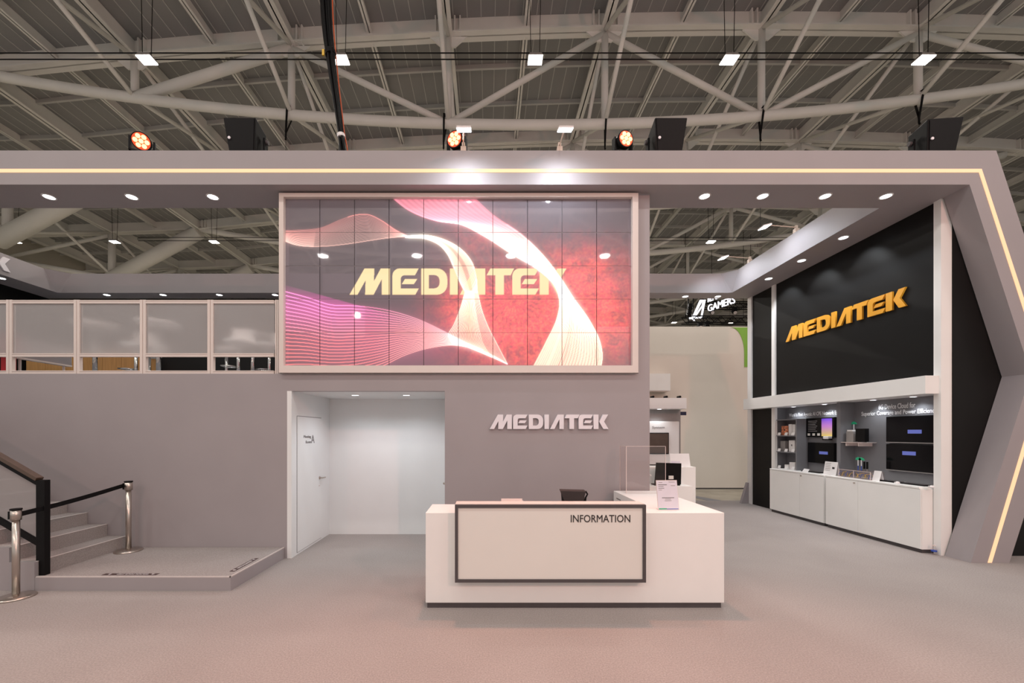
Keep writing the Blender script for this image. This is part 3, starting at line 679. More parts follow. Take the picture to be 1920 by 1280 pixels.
# belt stanchions
def stanchion(r):
    local(MB().lathe([(.0, 0), (.15, 0), (.15, .012), (.14, .02), (.06, .032), (.03, .04), (.0, .04)], n=36), 'base', 'brushed', r, smooth=True)
    local(MB().tube([(0, 0, .035), (0, 0, .80)], .030, 20), 'pole', 'brushed', r, smooth=True)
    hd = local(MB().tube([(0, 0, .80), (0, 0, .905)], .042, 20), 'head', 'brushed', r, smooth=True)
    local(MB().lathe([(.0, .905), (.046, .905), (.046, .918), (.0, .922)], n=24), 'cap', 'blackgloss', hd)
    local(MB().box(-.06, -.038, -.022, .022, .81, .89), 'belt_clip', 'blackgloss', r)
s0 = thing('belt_stanchion', 'brushed steel belt stanchion on the floor before the stair side', 'stanchion', (ax(30, 4.9), 4.9 * K, 0), 'belt stanchions'); stanchion(s0)
s1 = clone(s0, (ax(241, 6.22), 6.22 * K, .15), 0, 'brushed steel belt stanchion on the platform against grey wall')
p, q = Vector(s0.location) + Vector((.03, .03, .86)), Vector(s1.location) + Vector((-.055, -.01, .86))
mb = MB(); N = 12
P_ = [p.lerp(q, i / N) - Vector((0, 0, .012 * math.sin(PI * i / N))) for i in range(N + 1)]
for a, b_ in zip(P_[:-1], P_[1:]):
    n_ = Vector((b_ - a)).cross(Vector((0, 0, 1))).normalized() * .002; u = Vector((0, 0, .025))
    mb.hexa([a - u - n_, b_ - u - n_, b_ - u + n_, a - u + n_, a + u - n_, b_ + u - n_, b_ + u + n_, a + u + n_])
bl = mb.build('barrier_belt', 'blackgloss'); tag(bl, 'black retractable belt stretched between the two stanchions', 'belt')

# ------------------------------------------------------------------ information counter
a, b_, c = 4.6 * K, 5.15 * K, 6.35 * K
ic = thing('information_counter', 'white L shaped information counter with dark framed front panel', 'counter', (.85, a, 0))
MB().prism([(-.605, a), (2.29, a), (2.29, c), (1.68, c), (1.68, b_), (-.605, b_)], .052, .925, 'z').build('body', 'white', ic, .004)
MB().prism([(-.59, a + .012), (2.265, a + .012), (2.265, c - .01), (1.70, c - .01), (1.70, b_ - .01), (-.59, b_ - .01)], 0, .052, 'z').build('kick_plate', 'char', ic)
MB().box(1.676, 1.68, 6.2 * K - .16, 6.2 * K, .84, .852).build('drawer_slot', 'greyink', ic)
x0, x1, z0, z1 = ax(853, 4.5), ax(1211, 4.5), az(1091.5, 4.5), az(946, 4.5)
yf, fw = 4.5 * K, .029
pb = MB().box(x0 + .004, x1 - .004, yf + .006, 4.70 * K, z0 + .004, z1 - .004).build('front_panel', 'cream', ic)
for nm, q in (('frame_rail', (x0, x1, z1 - fw, z1)), ('frame_rail', (x0, x1, z0, z0 + fw)), ('frame_side', (x0, x0 + fw, z0 + fw, z1 - fw)), ('frame_side', (x1 - fw, x1, z0 + fw, z1 - fw))):
    MB().box(q[0], q[1], yf - .006, 4.71 * K if nm == 'frame_rail' else yf + .03, q[2], q[3]).build(nm, 'char', ic)
MB().box(x0 + .002, x1 - .002, yf + .02, 4.71 * K, z1, z1 + .004).build('panel_top_sheen', 'frame', ic)  # pale colour paints the gloss on top of the dark panel
text('lettering', 'INFORMATION', 'ink', ic, (ax(1070.5, 4.5), yf + .006, az(979, 4.5)), ax(1182, 4.5) - ax(1070.5, 4.5), .070, '-y', .004)
# leaflet stand
ls = thing('leaflet_stand', 'tilted A4 notice in a clear holder on the information counter', 'notice', (ax(1254, 4.76), 4.76 * K, .925))
ls.rotation_euler = (0, 0, math.radians(3))
def slab(nm, m, x0, x1, z0, z1, off, th=.002):
    tl = .16
    P = lambda x, z, d: (x, z * math.sin(tl) + d, z * math.cos(tl))
    mb = MB().hexa([P(x0, z0, off), P(x1, z0, off), P(x1, z0, off + th), P(x0, z0, off + th), P(x0, z1, off), P(x1, z1, off), P(x1, z1, off + th), P(x0, z1, off + th)])
    return link(nm, mb.mesh(nm, m), ls)
slab('sheet', 'paperlilac', -.105, .105, .004, .292, 0)
slab('holder_back', 'edge', -.109, .109, 0, .297, .003)
slab('print_band', 'greenp', -.100, -.02, .008, .018, -.001, .001); slab('print_band', 'bluew', -.02, .10, .008, .014, -.001, .001)
for i, (u0, u1, z) in enumerate(((-.085, -.045, .272), (.02, .085, .276), (-.09, .0, .248), (-.09, -.035, .231), (-.09, -.03, .214), (-.09, -.055, .197), (-.06, .065, .118), (-.03, .03, .105), (-.035, .035, .09), (.04, .085, .24))):
    slab('print_line', 'greyink' if i in (2, 3, 4, 6) else 'devgrey', u0, u1, z, z + (.007 if i in (2, 6) else .005), -.001, .001)
MB().box(-.1, .1, .0, .07, 0, .003).build('foot', 'edge', None).parent = ls
# acrylic screen on the return
sg = thing('acrylic_shield', 'clear two sided acrylic shield standing on the counter return', 'shield', (1.77, 6.05 * K, .925))
xl, xr, yf_, yb_, zt = 1.765, 2.262, 6.05 * K, 6.34 * K, 1.525
MB().box(xl, xr, yf_, yf_ + .006, .925, zt).build('front_pane', 'pane', sg)
MB().box(xl - .006, xl, yf_, yb_, .925, zt).build('side_pane', 'pane', sg)
for q in ((xl - .006, xr, yf_ - .001, yf_ + .007, zt, zt + .004), (xl - .006, xl, yf_, yb_, zt, zt + .004), (xl - .005, xl + .001, yf_ - .002, yf_ + .004, .925, zt), (xr, xr + .004, yf_, yf_ + .006, .925, zt), (xl - .004, xl, yb_, yb_ + .004, .925, zt)):
    MB().box(*q).build('edge', 'edge', sg)
# bag and tray
bg = thing('shoulder_bag', 'black folded messenger bag behind the front panel of the counter', 'bag', (ax(1073, 5.0), 4.98 * K, .925))
o = Vector(bg.location)
MB().hexa([(-.115, -.05, 0), (.125, -.05, 0), (.12, .05, 0), (-.11, .05, 0), (-.125, -.035, .17), (.125, -.035, .155), (.12, .03, .155), (-.12, .03, .17)]).mesh
local(MB().hexa([(-.112, -.05, 0), (.118, -.05, 0), (.112, .05, 0), (-.105, .05, 0), (-.125, -.035, .165), (.122, -.035, .155), (.118, .03, .155), (-.12, .03, .165)]), 'body', 'blackgloss', bg, .012)
local(MB().hexa([(-.09, -.062, .045), (.095, -.062, .045), (.095, -.05, .045), (-.09, -.05, .045), (-.14, -.05, .175), (.13, -.05, .168), (.13, .035, .175), (-.135, .035, .182)]), 'flap', 'bagcloth', bg, .008)
local(MB().tube([(.13, -.02, .165), (.152, -.02, .135), (.13, -.03, .10), (.125, -.03, .02)], .009, 8), 'strap', 'blackgloss', bg)
ty = thing('clear_tray', 'small clear acrylic tray behind the counter front panel', 'tray', (ax(960, 5.0), 4.98 * K, .925))
local(MB().box(-.11, .11, -.06, .06, 0, .045), 'block', 'pane', ty); local(MB().box(-.112, .112, -.062, -.058, .045, .075).box(-.112, .112, .058, .062, .045, .075), 'rim', 'edge', ty)

# ------------------------------------------------------------------ second counter and rear display
c2 = thing('demo_counter', 'white two level demo counter behind the acrylic shield', 'counter', (2.75, 7.1 * K, 0))
MB().box(2.3, ax(1298, 7.0), 7.0 * K, 7.28 * K, 0, .914).build('lower_body', 'white', c2, .004)
MB().box(2.3, ax(1303.5, 7.3), 7.28 * K, 7.6 * K, 0, 1.175).build('upper_body', 'white', c2, .004)
lp = thing('laptop', 'black open laptop with a small sticker on the demo counter', 'laptop', (2.66, 7.11 * K, .914))
local(MB().box(-.18, .20, -.04, .10, 0, .018), 'base', 'blackgloss', lp, .003)
local(MB().hexa([(-.18, -.035, .015), (.215, -.035, .015), (.215, -.022, .015), (-.18, -.022, .015), (-.18, -.09, .345), (.195, -.09, .335), (.195, -.08, .335), (-.18, -.08, .345)]), 'lid', 'blackgloss', lp, .003)
local(MB().box(.015, .085, -.075, -.06, .10, .15), 'sticker', 'cream', lp)
bt = thing('bottle', 'small clear bottle standing beside the laptop on the demo counter', 'bottle', (2.405, 7.04 * K, .914))
local(MB().lathe([(.0, 0), (.028, 0), (.03, .02), (.03, .10), (.014, .13), (.014, .145)], n=18), 'body', 'pane', bt, smooth=True)
local(MB().lathe([(.0, .145), (.016, .145), (.016, .165), (.0, .165)], n=14), 'cap', 'paper', bt)
cd2 = thing('card_sign', 'white landscape card sign on the raised ledge of the demo counter', 'sign', (ax(1277, 7.35), 7.38 * K, 1.175))
local(MB().hexa([(-.15, 0, 0), (.16, 0, 0), (.16, .004, 0), (-.15, .004, 0), (-.15, .03, .20), (.15, .03, .20), (.15, .034, .20), (-.15, .034, .20)]), 'sheet', 'paper', cd2)
local(MB().box(-.14, .0, .008, .012, .05, .085), 'print_block', 'paperlilac', cd2)
local(MB().hexa([(-.12, .034, 0), (.12, .034, 0), (.12, .10, 0), (-.12, .10, 0), (-.12, .034, .003), (.12, .034, .003), (.12, .10, .003), (-.12, .10, .003)]), 'foot', 'paper', cd2)
v = 11.3
rd = thing('display_stand', 'white headed demo stand with a screen at the rear of the booth', 'display', (4.0, v * K, 0))
MB().box(2.6, ax(1284, 11.0), 10.9 * K, 11.42 * K, 2.25, 2.5).build('header', 'white', rd)
MB().box(2.6, ax(1276, v), v * K, 11.42 * K, 0, 2.25).build('back_board', 'devgrey', rd)
MB().box(2.6, ax(1271, v), 11.2 * K, v * K, .95, 1.97).build('raised_panel', 'white', rd, .02)
MB().box(2.6, ax(1272, v), 10.6 * K, 11.2 * K, 0, .92).build('counter', 'white', rd)
x0, x1, z0, z1 = ax(1205, v), ax(1250, v), 1.2, 1.7
MB().box(x0, x1, 11.16 * K, 11.2 * K, z0, z1).build('screen', 'screen', rd)
MB().box(x0 + .01, x1 - .015, 11.155 * K, 11.16 * K, z0 + .02, z1 - .02).build('screen_image', 'brown', rd)
text('lettering', 'System', 'greyink', rd, (ax(1220, v), 11.195 * K, 1.785), ax(1243, v) - ax(1220, v), .07, '-y', .004)
MB().box(ax(1275, v), ax(1288.5, v), 11.35 * K, 11.38 * K, az(778, v), az(771.5, v)).build('bracket_plate', 'navy', rd)
GP = 'spot fixtures on the rear display header'
for px, lb in ((1223, 'low black spot on the rear display header beside the grey wall'), (1248, 'low black spot in the middle of the rear display header'), (1273, 'low black spot at the right end of the rear display header')):
    t = thing('spot_fixture', lb, 'light', (ax(px, 11.1), 11.1 * K, 2.5), GP)
    local(MB().box(-.055, .055, -.06, .06, 0, .012), 'base', 'blackgloss', t); local(MB().tube([(0, -.06, .035), (0, .06, .035)], .028, 12), 'body', 'blackgloss', t)

# ------------------------------------------------------------------ neighbours behind
wb = struct('wall_beige', MB().box(1.2, 10.5, 14.4 * K, 14.6 * K, .03, az(612, 14.4)), 'beige')
cx_, cz_ = ax(1395, 14.38), az(613.5, 14.38)
ra = cx_ - ax(1370, 14.38); rh = cz_ - az(662, 14.38)
pts = [(ax(1371, 14.38), cz_)] + [(ax(1371, 14.38) + (ax(1396, 14.38) - ax(1371, 14.38)) * math.sin(a), cz_ - rh * (1 - math.cos(a))) for a in np.linspace(.1, PI / 2, 10)] + [(ax(1396, 14.38), cz_ - 1.2), (10.5, cz_ - 1.2), (10.5, cz_)]
MB().prism(pts, 14.4 * K - .012, 14.4 * K).build('green_corner', 'green', wb)
MB().box(1.2, 10.5, 14.4 * K + .02, 14.6 * K - .02, -.012, .03).build('dark_base_strip', 'char', wb)  # dark recessed strip along the foot of the wall
hb = thing('wall_box', 'pale box mounted on the beige wall beside the grey pier', 'box', (ax(1235, 14), 14.2 * K, az(732, 14)))
MB().box(ax(1200, 14), ax(1257, 14), 14.0 * K, 14.4 * K, az(732, 14), az(700, 14)).build('casing', 'white', hb)
MB().box(ax(1202, 14), ax(1255, 14), 14.02 * K, 14.38 * K, az(733.5, 14), az(732, 14)).build('bottom_plate', 'frame', hb)
# lit emblem and truss of a stand farther back
VG = 28.0
def gp(x, y): return (ax(1220 + x / 9.145, VG), az(560 + y / 9.145, VG))
gs = thing('hanging_sign', 'lit white emblem and slanted lettering hung on black trusses behind', 'sign', (13, VG * K, 8.5))
for lp_ in ([(640, 290), (658, 292), (698, 345), (668, 347)], [(688, 272), (722, 292), (842, 20), (895, 20), (742, 308), (722, 332), (758, 378), (735, 372), (690, 325), (712, 302)]):
    o = link('emblem_stroke', curve_mesh('emblem_stroke', [[gp(*p) for p in lp_]], .08, 'signlit'), gs); o.rotation_euler = FACE['-y']; o.location = Vector((0, VG * K, 0)) - org(gs)
o = link('emblem_stroke', curve_mesh('emblem_stroke', [[gp(*p) for p in l] for l in ([(900, 20), (940, 20), (925, 90), (882, 312), (858, 335), (756, 335), (744, 312), (880, 110)], [(893, 128), (770, 312), (845, 312), (862, 300)])], .08, 'signlit'), gs)
o.rotation_euler = FACE['-y']; o.location = Vector((0, VG * K, 0)) - org(gs)
for xx in (1302, 1321): MB().tube([(ax(xx, VG), VG * K + .14, az(600, VG)), (ax(xx, VG), VG * K + .14, az(540, VG))], .03, 6).build('support', 'blackgloss', gs)
p = Vector((ax(1328, 28), 28 * K, az(584.5, 28))); q = Vector((ax(1373, 26.3), 26.3 * K, az(570, 26.3)))
dirv = Vector((q.x - p.x, q.y - p.y, 0)); ang = math.atan2(dirv.y, dirv.x)
text('lettering', 'GAMERS', 'signlit', gs, p, dirv.length * 1.12, .40, rot=(PI / 2, 0, ang), depth=.06)
text('lettering', 'REPUBLIC OF', 'signlit', gs, p + Vector((0, 0, .56)), dirv.length * 1.12, .36, rot=(PI / 2, 0, ang), depth=.06)
tr1 = thing('lighting_truss', 'black box truss under the lit emblem of the stand behind', 'truss', (14, VG * K, 8.2))
def lattice(r, x0, x1, y, z0, z1, n, dp=.4):
    for yy_ in (y, y + dp):
        for z in (z0, z1): MB().tube([(x0, yy_, z), (x1, yy_, z)], .032, 6).build('chord', 'blackgloss', r)
        for i in range(n):
            a = x0 + (x1 - x0) * i / n; b2 = x0 + (x1 - x0) * (i + 1) / n
            MB().tube([(a, yy_, z0 if i % 2 else z1), (b2, yy_, z1 if i % 2 else z0)], .018, 5).build('lacing', 'blackgloss', r)
for xx in (ax(1290, VG), ax(1400, VG)): MB().tube([(xx, VG * K + .3, az(593, VG)), (xx, VG * K + .3, 13.8)], .012, 5).build('suspension_wire', 'blackgloss', tr1)
MB().tube([(ax(1289, VG), VG * K - .1, az(605, VG)), (ax(1289, VG), VG * K - .1, az(556, VG))], .035, 6).build('upright', 'blackgloss', tr1)
lattice(tr1, ax(1282, VG), ax(1440, VG), VG * K - .1, az(605, VG), az(593, VG), 14)
tr2 = thing('lighting_truss', 'black box truss above the slanted lit lettering', 'truss', (15, VG * K, 9.2))
for xx in (ax(1345, VG), ax(1420, VG)): MB().tube([(xx, VG * K + .6, az(560, VG)), (xx, VG * K + .6, 13.8)], .012, 5).build('suspension_wire', 'blackgloss', tr2)
lattice(tr2, ax(1326, VG), ax(1440, VG), VG * K + .5, az(571, VG), az(560, VG), 10)
GF = 'stage spots on the far trusses'
for px, py, lb, lit in ((1290, 573, 'black stage spot left of the lit emblem, upper one', 0), (1288, 585, 'black stage spot left of the lit emblem, lower one', 0), (1344, 573, 'black stage spot below the slanted lit lettering', 1), (1387, 573, 'black stage spot at the right end of the upper far truss', 1), (1311, 606, 'black stage spot right below the lit emblem', 1), (1324, 604.5, 'lowest black stage spot under the far truss', 0)):
    x, y, z = at(px, py, VG); t = thing('stage_spot', lb, 'light', (x, VG * K + (.5 if px > 1335 else -.1) - (.14 if px < 1295 else 0), z - .165), GF)
    local(MB().box(-.11, .11, -.1, .1, 0, .2), 'yoke', 'blackgloss', t)
    hd = local(MB().tube([(0, .1, .02), (-.05, -.15, -.14)], .12, 12), 'head', 'blackgloss', t)
    if lit: local(MB().tube([(-.05, -.15, -.14), (-.052, -.16, -.147)], .10, 12), 'lens', 'frame', hd)

# ------------------------------------------------------------------ demo counters and niche contents
def demo(v_far, v_near, seam, knob, lb):
    y0, y1 = v_near * K, v_far * K
    t = thing('demo_cabinet', lb, 'cabinet', (6.2, (y0 + y1) / 2, 0), 'white cabinets along the display wall')
    MB().box(6.115, XW - .003, y0, y1, .055, .905).build('body', 'white', t)
    MB().box(6.1, XW + .24, y0 + (.025 if v_near < 7 else 0), y1, .905, .932).build('worktop', 'white', t, .003)
    MB().box(6.135, XW - .003, y0 + .02, y1 - .01, 0, .055).build('kick_plate', 'char', t)
    ys = vx(seam, 6.1) * K
    for a, b2 in ((y0 + .004, ys - .002), (ys + .002, y1 - .004)):
        d = MB().box(6.101, 6.114, a, b2, .06, .90).build('door', 'white', t)
    kx = vx(knob, 6.1) * K
    MB().tube([(6.101, kx, .865), (6.085, kx, .865)], .012, 12).build('lock', 'brushed', d)
demo(10.28, 8.63, 1499, 1502, 'white demo cabinet below the shelf niche, farther one')
demo(8.58, 6.69, 1608, 1602, 'white demo cabinet below the two big televisions, nearer one')
XB = 6.54
def onb(px, py, X=XB): v = vx(px, X); return v * K, az(py, v)
def panel(nm, lb, cat, px0, px1, py0, py1, X, th, m, grp=None):   # flat thing mounted on the niche back, far edge px0
    y1, zt0 = onb(px0, py0, X); _, zb0 = onb(px0, py1, X); y0, _ = onb(px1, 0, X)
    t = thing(nm, lb, cat, (X, (y0 + y1) / 2, zb0), grp)
    MB().box(X - th, X, y0, y1, zb0, zt0).build('casing', 'blackgloss', t, .004)
    s = MB().box(X - th - .003, X - th, y0 + .012, y1 - .012, zb0 + .012, zt0 - .012).build('screen', m, t)
    return t, s, y0, y1, zb0, zt0
GTV = 'televisions in the right bay'
for (p0, p1, q0, q1, bp0, bp1, bq, lb) in ((1667, 1758, 781, 828, 1702, 1728, 808.5, 'upper black television with a blue message badge'), (1667, 1758, 832, 879, 1692, 1717, 848.5, 'lower black television with a blue message badge above the worktop')):
    t, s, y0, y1, z0, z1 = panel('television', lb, 'television', p0, p1, q0, q1, XB, .05, 'screen', GTV)
    ya, zb = onb(bp0, bq + 4, XB - .055); yb, _ = onb(bp1, 0, XB - .055)
    MB().box(XB - .057, XB - .053, yb, ya, zb, zb + .058).build('message_badge', 'blue', s)
    MB().box(XB - .06, XB - .05, y0, y1, z0 - .012, z0).build('lower_bezel', 'devgrey', t)
t, s, y0, y1, z0, z1 = panel('monitor', 'upper monitor with text lines and a coloured poster image', 'monitor', 1516, 1569, 784, 819, XB, .05, 'screen', 'monitors in the left bay')
W2 = y1 - y0
for i in range(7): MB().box(XB - .056, XB - .053, y1 - W2 * (.42 - .03 * (i % 3)), y1 - W2 * .09, z1 - .07 - i * .033, z1 - .056 - i * .033).build('text_line', 'greyink', s)
for i in range(3): MB().box(XB - .056, XB - .053, y1 - W2 * (.16 + .18 * i), y1 - W2 * (.07 + .18 * i), z0 + .03, z0 + .075).build('icon', 'cream', s)
mg = mat('poster_gradient', (.5, .3, .5), .4, var=.5, vscale=5, emit=(.22, .12, .42), es=.4)
nt = mg.node_tree; b = nt.nodes['Principled BSDF']; tc = nt.nodes.new('ShaderNodeTexCoord'); sp = nt.nodes.new('ShaderNodeSeparateXYZ'); rp = nt.nodes.new('ShaderNodeValToRGB')
rp.color_ramp.elements[0].color = (.7, .55, .12, 1); rp.color_ramp.elements[1].color = (.10, .04, .5, 1); e = rp.color_ramp.elements.new(.55); e.color = (.50, .20, .55, 1)
nt.links.new(tc.outputs['Generated'], sp.inputs[0]); nt.links.new(sp.outputs['Z'], rp.inputs[0]); nt.links.new(rp.outputs[0], b.inputs['Base Color']); nt.links.new(rp.outputs[0], b.inputs['Emission Color'])
M['poster'] = mg
MB().box(XB - .056, XB - .053, y0 + W2 * .06, y0 + W2 * .42, z0 + .02, z1 - .02).build('poster_image', 'poster', s)
t, s, y0, y1, z0, z1 = panel('monitor', 'lower monitor with a blue message badge beside the divider', 'monitor', 1519, 1569, 829, 866, XB, .05, 'screen', 'monitors in the left bay')
ya, zb = onb(1536, 851, XB - .055); yb, _ = onb(1552, 0, XB - .055); MB().box(XB - .057, XB - .053, yb, ya, zb, zb + .055).build('message_badge', 'blue', s)
# shelf unit in the far corner of the niche
ya, yb = vx(1456, XW) * K, vx(1494, XW) * K
yA, yB = 10.40 * K, 9.72 * K
zs = [1.30, 1.645]
su = thing('shelf_unit', 'grey open shelf unit with white product boxes in the niche corner', 'shelf', (6.42, (yA + yB) / 2, .932))
MB().box(6.30, 6.53, yB - .03, yB, .933, 1.985).build('side_panel', 'greydark', su)
MB().box(6.30, 6.53, yA, yA + .018, .933, 1.985).build('side_panel', 'greydark', su)
MB().box(6.30, 6.53, yB, yA, 1.965, 1.985).build('top_panel', 'greydark', su)
for z in zs: MB().box(6.30, 6.53, yB, yA, z - .022, z).build('shelf', 'greydark', su)
colour = mat('colour_print_box', (.6, .2, .1), .4, var=.7, vscale=30); M['colourbox'] = colour
GB = 'product boxes in the shelf unit'
def pbox(lb, px0, px1, z, h_, m, mark=None, d=.12):
    y1, y0 = vx(px0, 6.38) * K, vx(px1, 6.38) * K
    y0 = max(y0, yB + .005)
    t = thing('product_box', lb, 'box', (6.44, (y0 + y1) / 2, z), GB)
    MB().box(6.38, 6.38 + d, y0, y1, z, z + h_).build('carton', m, t, .004)
    if mark: MB().box(6.378, 6.38, y0 + (y1 - y0) * .4, y0 + (y1 - y0) * .6, z + h_ * .5, z + h_ * .65).build('logo_mark', mark, t)
    else: MB().box(6.385, 6.375 + d, y0 + .01, y1 - .01, z + h_, z + h_ + .002).build('lid', m, t)
pbox('colourful printed device box on the top shelf', 1465, 1477, zs[1], .20, 'colourbox', 'ink')
pbox('tall white device box on the top shelf beside the colourful box', 1478.5, 1484.5, zs[1], .235, 'paper')
pbox('white device box at the right end of the top shelf', 1485.5, 1491, zs[1], .225, 'paper')
pbox('grey device box on the middle shelf', 1463, 1472, zs[0], .22, 'devgrey')
pbox('white device box with small mark on the middle shelf', 1479, 1490, zs[0], .24, 'paper', 'greyink')
pbox('small white device box on the worktop under the shelves', 1471, 1478.5, .933, .085, 'paper', 'greyink')
pbox('white rounded device on the worktop at the shelf end', 1480, 1490.5, .933, .145, 'paper')
GC = 'price cards in the shelf unit'
for row, z in enumerate((zs[1], zs[0], .933)):
    for k, px in enumerate((1461, 1474, 1487)):
        y = vx(px, 6.32) * K
        t = thing('label_card', '%s white label card on the %s of the niche shelves' % (('far', 'middle', 'near')[k], ('top shelf', 'middle shelf', 'worktop')[row]), 'card', (6.32, y, z), GC)
        local(MB().hexa([(-.012, -.04, 0), (.0, -.04, 0), (.0, .04, 0), (-.012, .04, 0), (.008, -.04, .06), (.010, -.04, .06), (.010, .04, .06), (.008, .04, .06)]), 'card', 'paper', t)
# loose objects on the worktops
def plainbox(nm, lb, cat, px, X, w_, d, h_, m, z=.932, grp=None, rz=0):
    t = thing(nm, lb, cat, (X, vx(px, X) * K, z), grp); t.rotation_euler = (0, 0, rz); local(MB().box(-d / 2, d / 2, -w_ / 2, w_ / 2, 0, h_), 'body', m, t, min(.004, h_ * .3)); return t
def card(lb, px, X, w_, h_, z=.932):
    t = thing('card_sign', lb, 'sign', (X, vx(px, X) * K, z), 'card signs on the worktops')
    local(MB().hexa([(-.02, -w_ / 2, 0), (-.016, -w_ / 2, 0), (-.016, w_ / 2, 0), (-.02, w_ / 2, 0), (.02, -w_ / 2, h_), (.023, -w_ / 2, h_), (.023, w_ / 2, h_), (.02, w_ / 2, h_)]), 'sheet', 'paper', t)
    local(MB().hexa([(.055, -w_ / 2, 0), (.058, -w_ / 2, 0), (.058, w_ / 2, 0), (.055, w_ / 2, 0), (.022, -w_ / 2, h_), (.024, -w_ / 2, h_), (.024, w_ / 2, h_), (.022, w_ / 2, h_)]), 'back_leaf', 'paper', t)
    if w_ > .2:
        for i in range(5): local(MB().box(-.02 + .04 * (.85 - .13 * i) - .003, -.02 + .04 * (.85 - .13 * i) - .001, 0, w_ * .4, h_ * (.85 - .13 * i), h_ * (.88 - .13 * i)), 'print_line', 'devgrey', t)
        local(MB().box(-.001, .001, -w_ * .32, -w_ * .14, h_ * .45, h_ * .62), 'print_block', 'ink', t)
    return t
card('large white printed card sign below the lower monitor', 1557, 6.22, .27, .24)
card('small white card sign beside the keyboard in the left bay', 1511, 6.26, .14, .055)
card('white card sign at the right end of the acrylic case', 1644, 6.2, .12, .16)
def keyboard(lb, px, X, w_=.42):
    t = plainbox('keyboard', lb, 'keyboard', px, X, w_, .13, .016, 'blackgloss', grp='keyboards on the worktops')
    for r_ in range(4): local(MB().box(-.05 + r_ * .027, -.028 + r_ * .027, -w_ / 2 + .01, w_ / 2 - .01, .016, .021), 'key_row', 'char', t)
keyboard('black keyboard on the worktop below the left bay monitors', 1524, 6.32)
keyboard('black keyboard below the lower television, farther one', 1668, 6.30, .36)
keyboard('black keyboard below the lower television, nearer one', 1716, 6.30, .36)
for px, lb in ((1682, 'white mouse on the worktop between the two keyboards'), (1746, 'white mouse at the near end of the worktop')):
    t = thing('mouse', lb, 'mouse', (6.19, vx(px, 6.19) * K, .932), 'white mice on the worktop')
    local(MB().lathe([(.0, 0), (.03, 0), (.034, .012), (.026, .028), (.0, .034)], n=16), 'body', 'paper', t, smooth=True)
    local(MB().box(-.036, -.01, -.002, .002, .02, .034), 'wheel', 'greyink', t)
# acrylic case with a wired board
y0, y1 = vx(1637, 6.2) * K, vx(1576, 6.2) * K
ca = thing('acrylic_case', 'clear acrylic case over a wired circuit board on the worktop', 'case', (6.25, (y0 + y1) / 2, .932))
for q in ((6.16, 6.164, y0, y1, .932, 1.06), (6.38, 6.384, y0, y1, .932, 1.06), (6.16, 6.384, y0, y0 + .004, .932, 1.06), (6.16, 6.384, y1 - .004, y1, .932, 1.06), (6.16, 6.384, y0, y1, 1.06, 1.064)): MB().box(*q).build('pane', 'pane', ca)
for q in ((6.157, 6.162, y0, y1, 1.06, 1.066), (6.157, 6.162, y0, y0 + .006, .932, 1.06), (6.157, 6.162, y1 - .006, y1, .932, 1.06), (6.157, 6.162, (y0 + y1) / 2, (y0 + y1) / 2 + .006, .932, 1.06)): MB().box(*q).build('edge', 'edge', ca)
MB().box(6.19, 6.36, y0 + .04, y1 - .04, .936, .946).build('circuit_board', 'devgrey', ca)
for i in range(9):
    ya = y0 + .08 + .07 * i; yb = ya + random.uniform(-.06, .1)
    MB().tube([(6.2, ya, .946), (6.23, ya, 1.0 + random.uniform(0, .03)), (6.30, (ya + yb) / 2, 1.02), (6.33, yb, .946)], .005, 6).build('wire', ('bluew', 'yellow')[i % 2], ca)
def antenna(lb, px, py, X, zb, ztop):
    y = vx(px, X) * K
    t = thing('antenna', lb, 'antenna', (X, y, zb), 'green tipped antennas')
    local(MB().tube([(0, 0, 0), (0, 0, (ztop - zb) * .45)], .006, 8), 'base_rod', 'bluew', t)
    local(MB().tube([(0, 0, (ztop - zb) * .45), (0, 0, ztop - zb)], .006, 8), 'rod', 'paper', t)
    local(MB().prism([(-.06, 0), (.05, 0), (.04, .035), (.0, .05), (-.045, .03)], -.002, .002, 'x'), 'tip_plate', 'greenp', t).location = (0, 0, ztop - zb)
antenna('green tipped antenna above the acrylic case, left one', 1609, 860, 6.25, 1.066, 1.24)
antenna('green tipped antenna above the acrylic case, right one', 1615, 860, 6.25, 1.066, 1.24)
for px, lb in ((1620.5, 'black stick antenna above the acrylic case, farther one'), (1626, 'black stick antenna above the acrylic case, nearer one')):
    t = thing('stick_antenna', lb, 'antenna', (6.3, vx(px, 6.3) * K, 1.066), 'black stick antennas'); local(MB().tube([(0, 0, 0), (0, 0, .03)], .008, 8), 'collar', 'brushed', t); local(MB().tube([(0, 0, .03), (0, 0, .15)], .014, 10), 'stick', 'blackgloss', t)
# bracket shelf with radio units on the divider
yS0, yS1 = 7.98 * K, 8.45 * K
bs = thing('bracket_shelf', 'clear bracket shelf holding radio units beside the divider', 'shelf', (6.4, (yS0 + yS1) / 2, 1.53))
MB().box(6.28, 6.535, yS0, yS1, 1.528, 1.536).build('plate', 'edge', bs)
for y in (yS0 + .08, yS1 - .08): MB().box(6.3, 6.535, y - .006, y + .006, 1.47, 1.528).build('bracket', 'edge', bs)
t = thing('radio_unit', 'black flat radio unit on the bracket shelf', 'device', (6.36, 8.09 * K, 1.536)); local(MB().box(-.02, .05, -.09, .085, .012, .235), 'casing', 'blackgloss', t, .004); local(MB().box(-.01, .04, -.06, .06, 0, .012), 'foot', 'char', t)
t = thing('radio_unit', 'grey radio unit on the bracket shelf next to the divider', 'device', (6.40, 8.335 * K, 1.536)); local(MB().box(-.05, .05, -.07, .07, 0, .19), 'casing', 'devgrey', t, .004); local(MB().box(-.05, .05, -.05, .05, .19, .215), 'top_module', 'paper', t)
antenna('green tipped antenna standing behind the grey radio unit', 1591, 800, 6.48, 1.537, 1.84)
antenna('green tipped antenna standing behind the black radio unit', 1601, 800, 6.48, 1.537, 1.85)
